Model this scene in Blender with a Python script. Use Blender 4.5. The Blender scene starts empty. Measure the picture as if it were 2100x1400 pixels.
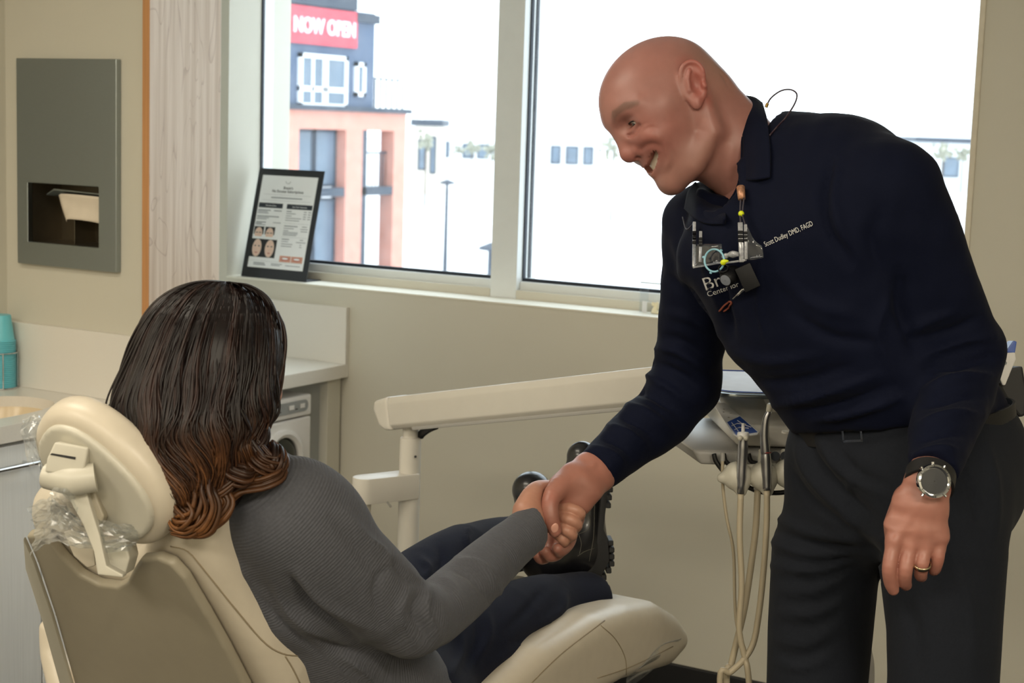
import bpy, bmesh, math, random
import numpy as np
from mathutils import Vector, Matrix

random.seed(7); np.random.seed(7)
SC = bpy.context.scene
COL = SC.collection

# ------------------------------------------------------------------ camera
CAM = np.array([0.0, 0.0, 1.57])
FPX, PITCH, YAW, ROLL = 3339.7, 0.131, 0.5315, 0.0325
_F = np.array([-math.sin(YAW)*math.cos(PITCH), math.cos(YAW)*math.cos(PITCH), -math.sin(PITCH)])
_R0 = np.array([math.cos(YAW), math.sin(YAW), 0.0]); _U0 = np.cross(_R0, _F)
_R = math.cos(ROLL)*_R0 + math.sin(ROLL)*_U0
_U = -math.sin(ROLL)*_R0 + math.cos(ROLL)*_U0
cd = bpy.data.cameras.new('camera'); cam = bpy.data.objects.new('camera', cd); COL.objects.link(cam)
cam.matrix_world = Matrix([[_R[0], _U[0], -_F[0], CAM[0]], [_R[1], _U[1], -_F[1], CAM[1]],
                           [_R[2], _U[2], -_F[2], CAM[2]], [0, 0, 0, 1]])
cd.sensor_width = 36; cd.lens = FPX/2100*36; cd.clip_end = 2000; cd.clip_start = 0.05
cd.dof.use_dof = True; cd.dof.focus_distance = 2.5; cd.dof.aperture_fstop = 9.5
SC.camera = cam

# ------------------------------------------------------------------ world, lights, exposure
SC.view_settings.view_transform = 'Standard'; SC.view_settings.look = 'None'
SC.view_settings.gamma = 1.0; SC.view_settings.use_curve_mapping = False
SC.view_settings.exposure = 0.0
wd = bpy.data.worlds.new('overcast_sky'); SC.world = wd; wd.use_nodes = True
wb = wd.node_tree.nodes['Background']
wb.inputs[0].default_value = (0.86, 0.95, 1.0, 1); wb.inputs[1].default_value = 3.3
def area_light(name, loc, sx, sy, watts, col):
    ld = bpy.data.lights.new(name, 'AREA'); ld.shape = 'RECTANGLE'; ld.size = sx; ld.size_y = sy
    ld.energy = watts; ld.color = col
    lo = bpy.data.objects.new(name, ld); COL.objects.link(lo); lo.location = loc
    return lo
TROFFERS = [(-2.2, 1.2), (-2.2, -0.8), (-0.2, -1.2), (1.0, 0.1)]
TROFFER_W = [20, 46, 58, 62]
for (lx, ly), lw in zip(TROFFERS, TROFFER_W):
    area_light('ceiling_lamp_light', (lx, ly, 2.655), 1.1, 0.5, lw, (1.0, 0.90, 0.73))

# ------------------------------------------------------------------ pixel helpers
def ray(px, py):
    return _F + (px-1050)/FPX*_R + (700-py)/FPX*_U
def W(px, py, d):                       # pixel + distance along the view axis
    return CAM + d*ray(px, py)
def onY(px, py, y): r = ray(px, py); return CAM + r*(y-CAM[1])/r[1]
def onX(px, py, x): r = ray(px, py); return CAM + r*(x-CAM[0])/r[0]
def onZ(px, py, z): r = ray(px, py); return CAM + r*(z-CAM[2])/r[2]
def PX(n, d): return n*d/FPX            # size in pixels at a distance -> metres
def proj(v):
    q = v-CAM; dd = q@_F
    return 1050+FPX*(q@_R)/dd, 700-FPX*(q@_U)/dd, dd
def A(*a): return np.array(a, float)

# ------------------------------------------------------------------ materials
MATS = {}
def lin(c):
    c = [x/255.0 for x in c]
    return tuple(x/12.92 if x <= 0.04045 else ((x+0.055)/1.055)**2.4 for x in c) + (1.0,)
def mat(name, rgb, rough=0.5, metal=0.0, var=0.06, scale=30.0, bump=0.0, bscale=200.0, spec=0.5, stretch=None,
        vcol=False, sheen=0.0, coat=0.0, sss=0.0, trans=None, dist=0.0008):
    if name in MATS: return MATS[name]
    m = bpy.data.materials.new(name); m.use_nodes = True; MATS[name] = m
    nt = m.node_tree; N = nt.nodes; L = nt.links
    b = N['Principled BSDF']
    b.inputs['Roughness'].default_value = rough; b.inputs['Metallic'].default_value = metal
    b.inputs['Specular IOR Level'].default_value = spec
    if sheen: b.inputs['Sheen Weight'].default_value = sheen; b.inputs['Sheen Roughness'].default_value = 0.5
    if coat: b.inputs['Coat Weight'].default_value = coat; b.inputs['Coat Roughness'].default_value = 0.08
    if sss:
        b.inputs['Subsurface Weight'].default_value = sss
        b.inputs['Subsurface Radius'].default_value = (0.9, 0.35, 0.2); b.inputs['Subsurface Scale'].default_value = 0.008
    tc = N.new('ShaderNodeTexCoord'); mp = N.new('ShaderNodeMapping'); L.new(tc.outputs['Object'], mp.inputs[0])
    if stretch: mp.inputs['Scale'].default_value = stretch
    nz = N.new('ShaderNodeTexNoise'); nz.inputs['Scale'].default_value = scale; nz.inputs['Detail'].default_value = 4
    L.new(mp.outputs[0], nz.inputs['Vector'])
    rp = N.new('ShaderNodeMapRange'); rp.inputs[1].default_value = 0.25; rp.inputs[2].default_value = 0.75
    rp.inputs[3].default_value = 1-var; rp.inputs[4].default_value = 1+var
    L.new(nz.outputs[0], rp.inputs[0])
    mx = N.new('ShaderNodeMix'); mx.data_type = 'RGBA'; mx.blend_type = 'MULTIPLY'; mx.inputs['Factor'].default_value = 1
    if vcol:
        at = N.new('ShaderNodeAttribute'); at.attribute_name = 'tint'; L.new(at.outputs['Color'], mx.inputs[6])
    else:
        mx.inputs[6].default_value = lin(rgb)
    L.new(rp.outputs[0], mx.inputs[7]); L.new(mx.outputs[2], b.inputs['Base Color'])
    if bump:
        n2 = N.new('ShaderNodeTexNoise'); n2.inputs['Scale'].default_value = bscale; n2.inputs['Detail'].default_value = 3
        L.new(mp.outputs[0], n2.inputs['Vector'])
        bp = N.new('ShaderNodeBump'); bp.inputs['Strength'].default_value = bump; bp.inputs['Distance'].default_value = dist
        L.new(n2.outputs[0], bp.inputs['Height']); L.new(bp.outputs[0], b.inputs['Normal'])
    return m
def glassy(name, tint=(1, 1, 1), gloss=0.06, haze=0.0, rough=0.02):
    if name in MATS: return MATS[name]
    m = bpy.data.materials.new(name); m.use_nodes = True; MATS[name] = m
    nt = m.node_tree; N = nt.nodes; L = nt.links
    N.remove(N['Principled BSDF']); out = N['Material Output']
    t = N.new('ShaderNodeBsdfTransparent'); t.inputs[0].default_value = tuple(tint)+(1,)
    g = N.new('ShaderNodeBsdfGlossy'); g.inputs['Roughness'].default_value = rough
    fr = N.new('ShaderNodeLayerWeight'); fr.inputs[0].default_value = 0.25
    mr = N.new('ShaderNodeMapRange'); mr.inputs[3].default_value = gloss*0.4; mr.inputs[4].default_value = min(1, gloss*5)
    L.new(fr.outputs['Facing'], mr.inputs[0])
    a = N.new('ShaderNodeMixShader'); L.new(mr.outputs[0], a.inputs[0]); L.new(t.outputs[0], a.inputs[1]); L.new(g.outputs[0], a.inputs[2])
    last = a
    if haze:
        tl = N.new('ShaderNodeBsdfTranslucent'); tl.inputs[0].default_value = (0.95, 0.97, 1, 1)
        df = N.new('ShaderNodeBsdfDiffuse'); df.inputs[0].default_value = (0.9, 0.92, 0.95, 1)
        ad = N.new('ShaderNodeMixShader'); ad.inputs[0].default_value = 0.5
        L.new(tl.outputs[0], ad.inputs[1]); L.new(df.outputs[0], ad.inputs[2])
        tc = N.new('ShaderNodeTexCoord'); nz = N.new('ShaderNodeTexNoise'); nz.inputs['Scale'].default_value = 14; nz.inputs['Detail'].default_value = 6
        L.new(tc.outputs['Object'], nz.inputs['Vector'])
        m2 = N.new('ShaderNodeMapRange'); m2.inputs[1].default_value = 0.3; m2.inputs[2].default_value = 0.8
        m2.inputs[3].default_value = haze*0.3; m2.inputs[4].default_value = haze*1.7
        L.new(nz.outputs[0], m2.inputs[0])
        b = N.new('ShaderNodeMixShader'); L.new(m2.outputs[0], b.inputs[0]); L.new(a.outputs[0], b.inputs[1]); L.new(ad.outputs[0], b.inputs[2])
        last = b
    L.new(last.outputs[0], out.inputs['Surface'])
    return m

# ------------------------------------------------------------------ object helpers
ORG = {}
def _link(o, parent):
    COL.objects.link(o)
    if parent is not None: o.parent = parent
def tag(o, label=None, cat=None, group=None, kind=None):
    if label: o['label'] = label
    if cat: o['category'] = cat
    if group: o['group'] = group
    if kind: o['kind'] = kind
    return o
def thing(name, label, cat, loc, group=None):
    o = bpy.data.objects.new(name, None); COL.objects.link(o); o.empty_display_size = 0.05
    o.location = tuple(loc); ORG[o.name] = np.array(loc, float)
    return tag(o, label, cat, group)
def obj(name, data, m, parent=None, smooth=False, origin=None, tint=None, auto=None):
    """data: (verts, faces) in world coordinates or a bmesh; one mesh object"""
    me = bpy.data.meshes.new(name)
    org = ORG[parent.name] if parent is not None else (np.array(origin, float) if origin is not None else np.zeros(3))
    if isinstance(data, bmesh.types.BMesh):
        data.normal_update()
        data.to_mesh(me); data.free()
    else:
        v, f = data
        if isinstance(f, np.ndarray) and f.ndim == 2:
            n = f.shape[1]
            me.vertices.add(len(v)); me.vertices.foreach_set('co', np.asarray(v, np.float32).ravel())
            me.loops.add(f.size); me.loops.foreach_set('vertex_index', f.astype(np.int32).ravel())
            me.polygons.add(len(f)); me.polygons.foreach_set('loop_start', np.arange(0, f.size, n, dtype=np.int32))
            me.polygons.foreach_set('loop_total', np.full(len(f), n, np.int32))
            me.update(calc_edges=True); me.validate()
        else:
            me.from_pydata([tuple(p) for p in v], [], [tuple(q) for q in f]); me.update()
    if org.any():
        me.transform(Matrix.Translation(-Vector(org)))
    if tint is not None:
        ca = me.color_attributes.new('tint', 'FLOAT_COLOR', 'POINT')
        t = np.ones((len(me.vertices), 4), np.float32); t[:, :3] = tint
        ca.data.foreach_set('color', t.ravel())
    ms = m if isinstance(m, (list, tuple)) else [m]
    for k in ms: me.materials.append(k)
    if smooth: me.polygons.foreach_set('use_smooth', np.ones(len(me.polygons), bool))
    o = bpy.data.objects.new(name, me); _link(o, parent)
    if parent is None: o.location = tuple(org)
    ORG[o.name] = org
    if auto is not None:
        me.polygons.foreach_set('use_smooth', np.ones(len(me.polygons), bool))
        try: me.set_sharp_from_angle(angle=math.radians(auto))
        except Exception: pass
    return o
def copy_part(o, parent, off=None):
    c = o.copy(); COL.objects.link(c); c.parent = parent; ORG[c.name] = ORG[parent.name] if parent is not None else np.array(c.location)
    return c

# ------------------------------------------------------------------ mesh builders (return verts, faces)
def join(*parts):
    V = []; Fc = []; n = 0
    for v, f in parts:
        V += [tuple(p) for p in v]; Fc += [tuple(int(i)+n for i in q) for q in f]; n += len(v)
    return V, Fc
def box(c, s, ax=None):
    c = np.asarray(c, float); s = np.asarray(s, float)/2
    ax = np.eye(3) if ax is None else np.asarray(ax, float)
    V = [c + ax.T @ (s*A(i, j, k)) for i in (-1, 1) for j in (-1, 1) for k in (-1, 1)]
    return V, [(0, 1, 3, 2), (4, 6, 7, 5), (0, 4, 5, 1), (2, 3, 7, 6), (0, 2, 6, 4), (1, 5, 7, 3)]
def box2(lo, hi): lo = np.asarray(lo, float); hi = np.asarray(hi, float); return box((lo+hi)/2, np.abs(hi-lo))
def bbox(lo, hi, bev=0.004, seg=2, ax=None, c=None, s=None):
    """bevelled box as a bmesh"""
    v, f = box2(lo, hi) if c is None else box(c, s, ax)
    return bevel((v, f), bev, seg)
def bevel(vf, bev, seg=2):
    bm = bmesh.new(); vs = [bm.verts.new(tuple(p)) for p in vf[0]]
    for q in vf[1]: bm.faces.new([vs[int(i)] for i in q])
    bmesh.ops.recalc_face_normals(bm, faces=bm.faces)
    bmesh.ops.bevel(bm, geom=list(bm.edges), offset=bev, segments=seg, affect='EDGES', profile=0.6, clamp_overlap=True)
    return bm
def frame_of(t):
    t = t/np.linalg.norm(t); a = A(0, 0, 1) if abs(t[2]) < 0.9 else A(1, 0, 0)
    u = np.cross(a, t); u /= np.linalg.norm(u); return u, np.cross(t, u)
def spline(P, n):
    """Catmull-Rom through P (k,m) -> n points"""
    P = np.asarray(P, float)
    if len(P) == 2: return P[0]+(P[1]-P[0])*np.linspace(0, 1, n)[:, None]
    Q = np.vstack([2*P[0]-P[1], P, 2*P[-1]-P[-2]])
    s = np.linspace(0, len(P)-1-1e-9, n); i = s.astype(int); t = (s-i)[:, None]
    a, b, c, d = Q[i], Q[i+1], Q[i+2], Q[i+3]
    return 0.5*((2*b)+(-a+c)*t+(2*a-5*b+4*c-d)*t*t+(-a+3*b-3*c+d)*t**3)
def tube(P, r, n=8, cap=True, flat=1.0):
    P = np.asarray(P, float); k = len(P); r = np.broadcast_to(np.asarray(r, float), (k,))
    T = np.gradient(P, axis=0); T /= np.linalg.norm(T, axis=1)[:, None]+1e-12
    u, v = frame_of(T[0]); V = []
    ang = np.linspace(0, 2*math.pi, n, endpoint=False)
    for i in range(k):
        u = u-T[i]*(u@T[i]); u /= np.linalg.norm(u)+1e-12; v = np.cross(T[i], u)
        for a in ang: V.append(P[i]+r[i]*(math.cos(a)*u+math.sin(a)*v*flat))
    Fc = [(i*n+j, i*n+(j+1) % n, (i+1)*n+(j+1) % n, (i+1)*n+j) for i in range(k-1) for j in range(n)]
    if cap: Fc += [tuple(range(n-1, -1, -1)), tuple((k-1)*n+j for j in range(n))]
    return V, Fc
def cyl(a, b, r, n=20, r2=None): return tube([a, b], [r, r if r2 is None else r2], n)
def lathe(prof, c, axis=(0, 0, 1), n=28):
    """prof: (radius, height) list along axis from c"""
    c = np.asarray(c, float); w = np.asarray(axis, float); w /= np.linalg.norm(w); u, v = frame_of(w)
    V = []; k = len(prof)
    for (r, h) in prof:
        for j in range(n):
            a = 2*math.pi*j/n; V.append(c+w*h+r*(math.cos(a)*u+math.sin(a)*v))
    Fc = [(i*n+j, i*n+(j+1) % n, (i+1)*n+(j+1) % n, (i+1)*n+j) for i in range(k-1) for j in range(n)]
    return V, Fc
def prism(poly, d):
    """poly: coplanar 3D points, extruded along vector d"""
    poly = [np.asarray(p, float) for p in poly]; n = len(poly); d = np.asarray(d, float)
    V = poly+[p+d for p in poly]
    return V, [tuple(range(n-1, -1, -1)), tuple(range(n, 2*n))]+[(i, (i+1) % n, n+(i+1) % n, n+i) for i in range(n)]
def prism_bm(poly, d, bev=0.003, seg=2): return bevel(prism(poly, d), bev, seg)
def sheet(G, thick):
    """grid of 3D points (r,c,3) as a closed sheet of some thickness"""
    G = np.asarray(G, float); r, c = G.shape[:2]
    du = np.gradient(G, axis=1); dv = np.gradient(G, axis=0); nn = np.cross(du, dv); nn /= np.linalg.norm(nn, axis=2)[..., None]+1e-12
    T = (G+nn*thick/2).reshape(-1, 3); B = (G-nn*thick/2).reshape(-1, 3); V = list(T)+list(B); m = r*c; Fc = []
    for i in range(r-1):
        for j in range(c-1):
            a, b, d, e = i*c+j, i*c+j+1, (i+1)*c+j+1, (i+1)*c+j
            Fc += [(a, b, d, e), (m+e, m+d, m+b, m+a)]
    per = [j for j in range(c)]+[i*c+c-1 for i in range(1, r)]+[(r-1)*c+j for j in range(c-2, -1, -1)]+[i*c for i in range(r-2, 0, -1)]
    for i in range(len(per)):
        a, b = per[i], per[(i+1) % len(per)]; Fc.append((b, a, m+a, m+b))
    return V, Fc
def patch(ctrl, nr, ncol):
    """smooth grid through control rows"""
    C = np.asarray(ctrl, float)
    rows = np.stack([spline(C[i], ncol) for i in range(C.shape[0])])
    return np.stack([spline(rows[:, j], nr) for j in range(ncol)], axis=1)
def rrect(w, h, r, n=5):
    P = []
    for cx, cy, a0 in ((w/2-r, h/2-r, 0), (-w/2+r, h/2-r, 90), (-w/2+r, -h/2+r, 180), (w/2-r, -h/2+r, 270)):
        for k in range(n+1):
            a = math.radians(a0+90*k/n); P.append((cx+r*math.cos(a), cy+r*math.sin(a)))
    return P
def text_mesh(s, size, origin, ux, uy, uz, extrude=0.0003, align='LEFT', space=1.0, bold=0.0):
    cu = bpy.data.curves.new('lettering', 'FONT'); cu.body = s; cu.size = size; cu.extrude = extrude; cu.align_x = align
    cu.space_character = space; cu.offset = bold; cu.resolution_u = 3
    o = bpy.data.objects.new('lettering_tmp', cu); COL.objects.link(o)
    dg = bpy.context.evaluated_depsgraph_get(); me = bpy.data.meshes.new_from_object(o.evaluated_get(dg))
    origin = np.asarray(origin, float)
    V = [origin+p.co[0]*ux+p.co[1]*uy+p.co[2]*uz for p in me.vertices]; Fc = [tuple(p.vertices) for p in me.polygons]
    bpy.data.objects.remove(o); bpy.data.curves.remove(cu); bpy.data.meshes.remove(me)
    return V, Fc

# ------------------------------------------------------------------ signed distance modelling
def smin(a, b, k):
    if k <= 0: return np.minimum(a, b)
    h = np.maximum(k-np.abs(a-b), 0)/k
    return np.minimum(a, b)-h*h*k*0.25
class SDF:
    def __init__(s, lo, hi, h):
        s.h = h; s.lo = np.asarray(lo, float); n = np.ceil((np.asarray(hi, float)-s.lo)/h).astype(int)+1
        s.ax = [s.lo[i]+h*np.arange(n[i]) for i in range(3)]; s.D = np.full(tuple(n), 0.5, np.float32)
    def blk(s, lo, hi):
        sl = []
        for i in range(3):
            a = max(0, int((lo[i]-s.lo[i])/s.h)); b = min(len(s.ax[i]), int((hi[i]-s.lo[i])/s.h)+2)
            if b <= a: return None
            sl.append(slice(a, b))
        X, Y, Z = np.meshgrid(*[s.ax[i][sl[i]].astype(np.float32) for i in range(3)], indexing='ij')
        return tuple(sl), X, Y, Z
    def op(s, fn, lo, hi, k, sub=False):
        m = k+4*s.h
        r = s.blk(np.asarray(lo)-m, np.asarray(hi)+m)
        if r is None: return s
        sl, X, Y, Z = r; d = fn(X, Y, Z).astype(np.float32)
        if sub: s.D[sl] = -smin(-s.D[sl], d, k)
        else: s.D[sl] = smin(s.D[sl], d, k)
        return s
    def cone(s, a, b, ra, rb, k=0.01, sub=False):
        a = np.asarray(a, float); b = np.asarray(b, float); ba = b-a; L = max(ba@ba, 1e-12); rm = max(ra, rb)
        def fn(X, Y, Z):
            px, py, pz = X-a[0], Y-a[1], Z-a[2]
            t = np.clip((px*ba[0]+py*ba[1]+pz*ba[2])/L, 0, 1)
            return np.sqrt((px-t*ba[0])**2+(py-t*ba[1])**2+(pz-t*ba[2])**2)-(ra+(rb-ra)*t)
        return s.op(fn, np.minimum(a, b)-rm, np.maximum(a, b)+rm, k, sub)
    def chain(s, P, R, k=0.01, sub=False):
        P = np.asarray(P, float); R = [float(r) for r in R]; rm = max(R)
        def fn(X, Y, Z):
            best = None
            for i in range(len(P)-1):
                a = P[i]; ba = P[i+1]-a; L = max(ba@ba, 1e-12); px, py, pz = X-a[0], Y-a[1], Z-a[2]
                t = np.clip((px*ba[0]+py*ba[1]+pz*ba[2])/L, 0, 1)
                d = np.sqrt((px-t*ba[0])**2+(py-t*ba[1])**2+(pz-t*ba[2])**2)-(R[i]+(R[i+1]-R[i])*t)
                best = d if best is None else np.minimum(best, d)
            return best
        return s.op(fn, P.min(0)-rm, P.max(0)+rm, k, sub)
    def schain(s, P, R, k=0.01, sub=False, n=None):
        n = n or 4*(len(P)-1)+1; Q = spline(np.asarray(P, float), n); r = np.interp(np.linspace(0, len(R)-1, n), range(len(R)), R)
        return s.chain(Q, r, k, sub)
    def ell(s, c, r, ax=None, k=0.01, sub=False):
        c = np.asarray(c, float); r = np.asarray(r, float); ax = np.eye(3) if ax is None else np.asarray(ax, float)
        e = np.abs(ax.T)@r
        def fn(X, Y, Z):
            px, py, pz = X-c[0], Y-c[1], Z-c[2]; q0 = 0; q1 = 0
            for i in range(3):
                u = (px*ax[i][0]+py*ax[i][1]+pz*ax[i][2]); q0 = q0+(u/r[i])**2; q1 = q1+(u/r[i]**2)**2
            q0 = np.sqrt(q0); return q0*(q0-1)/(np.sqrt(q1)+1e-9)
        return s.op(fn, c-e, c+e, k, sub)
    def loft(s, C, U, V, a, b, k=0.01, sub=False, p=2.0):
        """elliptic sections: centres C, section axes U,V, half sizes a,b"""
        C = np.asarray(C, float)
        for i in range(len(C)-1):
            c0, c1 = C[i], C[i+1]; ba = c1-c0; L = ba@ba; U0 = U[i] if isinstance(U, list) else U; V0 = V[i] if isinstance(V, list) else V
            U1 = U[i+1] if isinstance(U, list) else U; V1 = V[i+1] if isinstance(V, list) else V
            rm = max(a[i], a[i+1], b[i], b[i+1])
            def fn(X, Y, Z):
                px, py, pz = X-c0[0], Y-c0[1], Z-c0[2]
                t0 = (px*ba[0]+py*ba[1]+pz*ba[2])/L; t = np.clip(t0, 0, 1)
                qx, qy, qz = px-t*ba[0], py-t*ba[1], pz-t*ba[2]
                A_ = a[i]+(a[i+1]-a[i])*t; B_ = b[i]+(b[i+1]-b[i])*t
                Ux = [U0[j]+(U1[j]-U0[j])*t for j in range(3)]; Vx = [V0[j]+(V1[j]-V0[j])*t for j in range(3)]
                u = qx*Ux[0]+qy*Ux[1]+qz*Ux[2]; v = qx*Vx[0]+qy*Vx[1]+qz*Vx[2]
                w = np.sqrt(np.maximum(qx*qx+qy*qy+qz*qz-u*u-v*v, 0))
                m = np.minimum(A_, B_)
                q = (np.abs(u/A_)**p+np.abs(v/B_)**p)**(1/p)
                g = np.sqrt(q*q+(w/m)**2)
                q1 = np.sqrt((u/A_**2)**2+(v/B_**2)**2+(w/m**2)**2)+1e-9
                return np.where(g > 0.3, g*(g-1)/q1, (g-1)*m)
            s.op(fn, np.minimum(c0, c1)-rm, np.maximum(c0, c1)+rm, k, sub)
        return s
    def poly(s, c, ux, uy, n, P, ht, r, k=0.01, sub=False):
        """polygon P (2D in ux,uy from c) extruded +-ht along n, edges rounded by r"""
        P = np.asarray(P, float); c = np.asarray(c, float); ux, uy, n = [np.asarray(q, float) for q in (ux, uy, n)]
        W3 = np.array([c+ux*p[0]+uy*p[1]+n*e for p in P for e in (-ht, ht)])
        def fn(X, Y, Z):
            x, y, z = X-c[0], Y-c[1], Z-c[2]
            u = x*ux[0]+y*ux[1]+z*ux[2]; v = x*uy[0]+y*uy[1]+z*uy[2]; w = np.abs(x*n[0]+y*n[1]+z*n[2])-ht
            d = np.full(u.shape, 1e9); sg = np.ones(u.shape)
            for i in range(len(P)):
                a = P[i]; b = P[i-1]; e = b-a; wx, wy = u-a[0], v-a[1]; t = np.clip((wx*e[0]+wy*e[1])/(e@e), 0, 1)
                d = np.minimum(d, (wx-e[0]*t)**2+(wy-e[1]*t)**2)
                c1 = v >= a[1]; c2 = v < b[1]; c3 = e[0]*wy > e[1]*wx
                sg = np.where((c1 & c2 & c3) | (~c1 & ~c2 & ~c3), -sg, sg)
            q = sg*np.sqrt(d)+r; w = w+r
            return np.minimum(np.maximum(q, w), 0)+np.sqrt(np.maximum(q, 0)**2+np.maximum(w, 0)**2)-r
        return s.op(fn, W3.min(0), W3.max(0), k, sub)
    def cut(s, p, n):                      # keep the side the normal points away from
        p = np.asarray(p, float); n = np.asarray(n, float)/np.linalg.norm(n)
        X, Y, Z = np.meshgrid(*[a.astype(np.float32) for a in s.ax], indexing='ij')
        s.D = np.maximum(s.D, (X-p[0])*n[0]+(Y-p[1])*n[1]+(Z-p[2])*n[2]).astype(np.float32)
        return s
    def mesh(s, smooth=1):
        D = s.D; D[0] = D[-1] = 0.5; D[:, 0] = D[:, -1] = 0.5; D[:, :, 0] = D[:, :, -1] = 0.5
        I = (D < 0)
        nx, ny, nz = D.shape; acc = np.zeros((nx-1, ny-1, nz-1), np.uint8)
        for i in (0, 1):
            for j in (0, 1):
                for k in (0, 1): acc += I[i:nx-1+i, j:ny-1+j, k:nz-1+k]
        ci = np.argwhere((acc > 0) & (acc < 8)); idx = np.full(acc.shape, -1, np.int32); idx[tuple(ci.T)] = np.arange(len(ci))
        pos = np.zeros((len(ci), 3)); cnt = np.zeros(len(ci)); cor = {}
        for i in (0, 1):
            for j in (0, 1):
                for k in (0, 1): cor[i, j, k] = D[ci[:, 0]+i, ci[:, 1]+j, ci[:, 2]+k].astype(float)
        for a in cor:
            for ax in range(3):
                if a[ax]: continue
                b = list(a); b[ax] = 1; da, db = cor[a], cor[tuple(b)]; m = (da < 0) != (db < 0)
                t = np.where(m, da/np.where(m, da-db, 1), 0); p = np.tile(np.array(a, float), (len(ci), 1)); p[:, ax] += t
                pos[m] += p[m]; cnt[m] += 1
        V = s.lo+(ci+pos/cnt[:, None])*s.h; Fc = []
        for ax in range(3):
            o1, o2 = (ax+1) % 3, (ax+2) % 3
            a = [slice(None)]*3; b = [slice(None)]*3; a[ax] = slice(0, -1); b[ax] = slice(1, None)
            A0, B0 = I[tuple(a)], I[tuple(b)]; e = np.argwhere(A0 != B0)
            e = e[(e[:, o1] > 0) & (e[:, o2] > 0)]
            inside = A0[tuple(e.T)]
            def cell(d1, d2):
                q = e.copy(); q[:, o1] -= d1; q[:, o2] -= d2; return idx[tuple(q.T)]
            q = np.stack([cell(1, 1), cell(0, 1), cell(0, 0), cell(1, 0)], 1); q[~inside] = q[~inside][:, ::-1]; Fc.append(q)
        Fc = np.vstack(Fc); Fc = Fc[(Fc >= 0).all(1)]
        for _ in range(smooth): V = laplace(V, Fc, 0.5)
        return V, Fc
def laplace(V, Fc, lam):
    S = np.zeros_like(V); n = np.zeros(len(V))
    for i in range(4):
        a, b = Fc[:, i], Fc[:, (i+1) % 4]
        for j in range(3): S[:, j] += np.bincount(a, V[b, j], len(V))+np.bincount(b, V[a, j], len(V))
        n += np.bincount(a, minlength=len(V))+np.bincount(b, minlength=len(V))
    return V+lam*(S/np.maximum(n, 1)[:, None]-V)
def normals(V, Fc):
    d1 = V[Fc[:, 2]]-V[Fc[:, 0]]; d2 = V[Fc[:, 3]]-V[Fc[:, 1]]; fn = np.cross(d1, d2); N = np.zeros_like(V)
    for i in range(4):
        for j in range(3): N[:, j] += np.bincount(Fc[:, i], fn[:, j], len(V))
    return N/(np.linalg.norm(N, axis=1)[:, None]+1e-12)
def seg_dist(x, y, P):
    best = np.full(len(x), 1e9); tt = np.zeros(len(x)); n = len(P)-1
    for i in range(n):
        a = np.array(P[i], float); b = np.array(P[i+1], float); ba = b-a; t = np.clip(((x-a[0])*ba[0]+(y-a[1])*ba[1])/(ba@ba), 0, 1)
        d = np.hypot(x-a[0]-t*ba[0], y-a[1]-t*ba[1]); m = d < best; best[m] = d[m]; tt[m] = (i+t[m])/n
    return best, tt
def folds(V, Fc, lines, front=True):
    """cloth folds: raised (amp>0) or sunk (amp<0) lines pressed into the surface; each (points, width px, amp metres)"""
    N = normals(V, Fc); px, py, dd = proj(V); face = np.einsum('ij,ij->i', N, V-CAM) < 0.0
    off = np.zeros(len(V))
    for P, w, amp in lines:
        P = spline(np.array(P, float), 4*len(P)); lo = P.min(0)-3*w; hi = P.max(0)+3*w
        m = (px > lo[0]) & (px < hi[0]) & (py > lo[1]) & (py < hi[1]) & face
        if not m.any(): continue
        i = np.nonzero(m)[0]; d, t = seg_dist(px[i], py[i], P)
        off[i] += amp*np.exp(-(d/w)**2)*np.sin(np.pi*np.clip(t, 0.03, 0.97))**0.5
    return V+N*off[:, None]
def vnoise(V, scale, seed=0):
    """cheap smooth value noise from sines, about -1..1"""
    r = np.random.RandomState(seed); out = np.zeros(len(V))
    for i in range(6):
        k = r.normal(size=3); k *= scale*(0.6+r.rand()*1.2)/np.linalg.norm(k); out += np.sin(V@k+r.rand()*6.28)
    return out/3.0
def merge(*ms):
    V = []; Fc = []; n = 0
    for v, f in ms:
        V.append(np.asarray(v, float)); Fc.append(np.asarray(f)+n); n += len(v)
    return np.vstack(V), np.vstack(Fc)

# ================================================================== ROOM
YW, YG, ZS, ZC, XF, YD = 3.90, 4.06, 1.08, 0.853, -2.855, 3.0
XJ, XR, ZT = -3.33, -1.047, 2.38
m_wall = mat('painted_plaster', (205, 201, 187), 0.75, var=0.02, scale=3, bump=0.08, bscale=260)
m_ceil = mat('ceiling_tile', (225, 222, 214), 0.9, var=0.03, bump=0.3, bscale=90)
m_floor = mat('dark_carpet', (38, 38, 42), 0.95, var=0.35, scale=220, bump=0.8, bscale=400, dist=0.003)
m_base = mat('black_rubber', (22, 22, 24), 0.55, var=0.1)
m_frame = mat('white_aluminium', (222, 226, 226), 0.4, var=0.02)
m_gasket = mat('dark_gasket', (26, 34, 46), 0.6)
m_quartz = mat('quartz_worktop', (226, 222, 214), 0.28, var=0.05, scale=500)
m_glass = glassy('window_glass', (0.97, 0.99, 1.0), 0.03, 0.035)
m_steel = mat('brushed_steel', (160, 168, 170), 0.30, 1.0, var=0.05, scale=60, stretch=(1, 1, 40), bump=0.03, bscale=80)
m_chrome = mat('chrome', (210, 212, 214), 0.12, 1.0, var=0.0)

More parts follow.
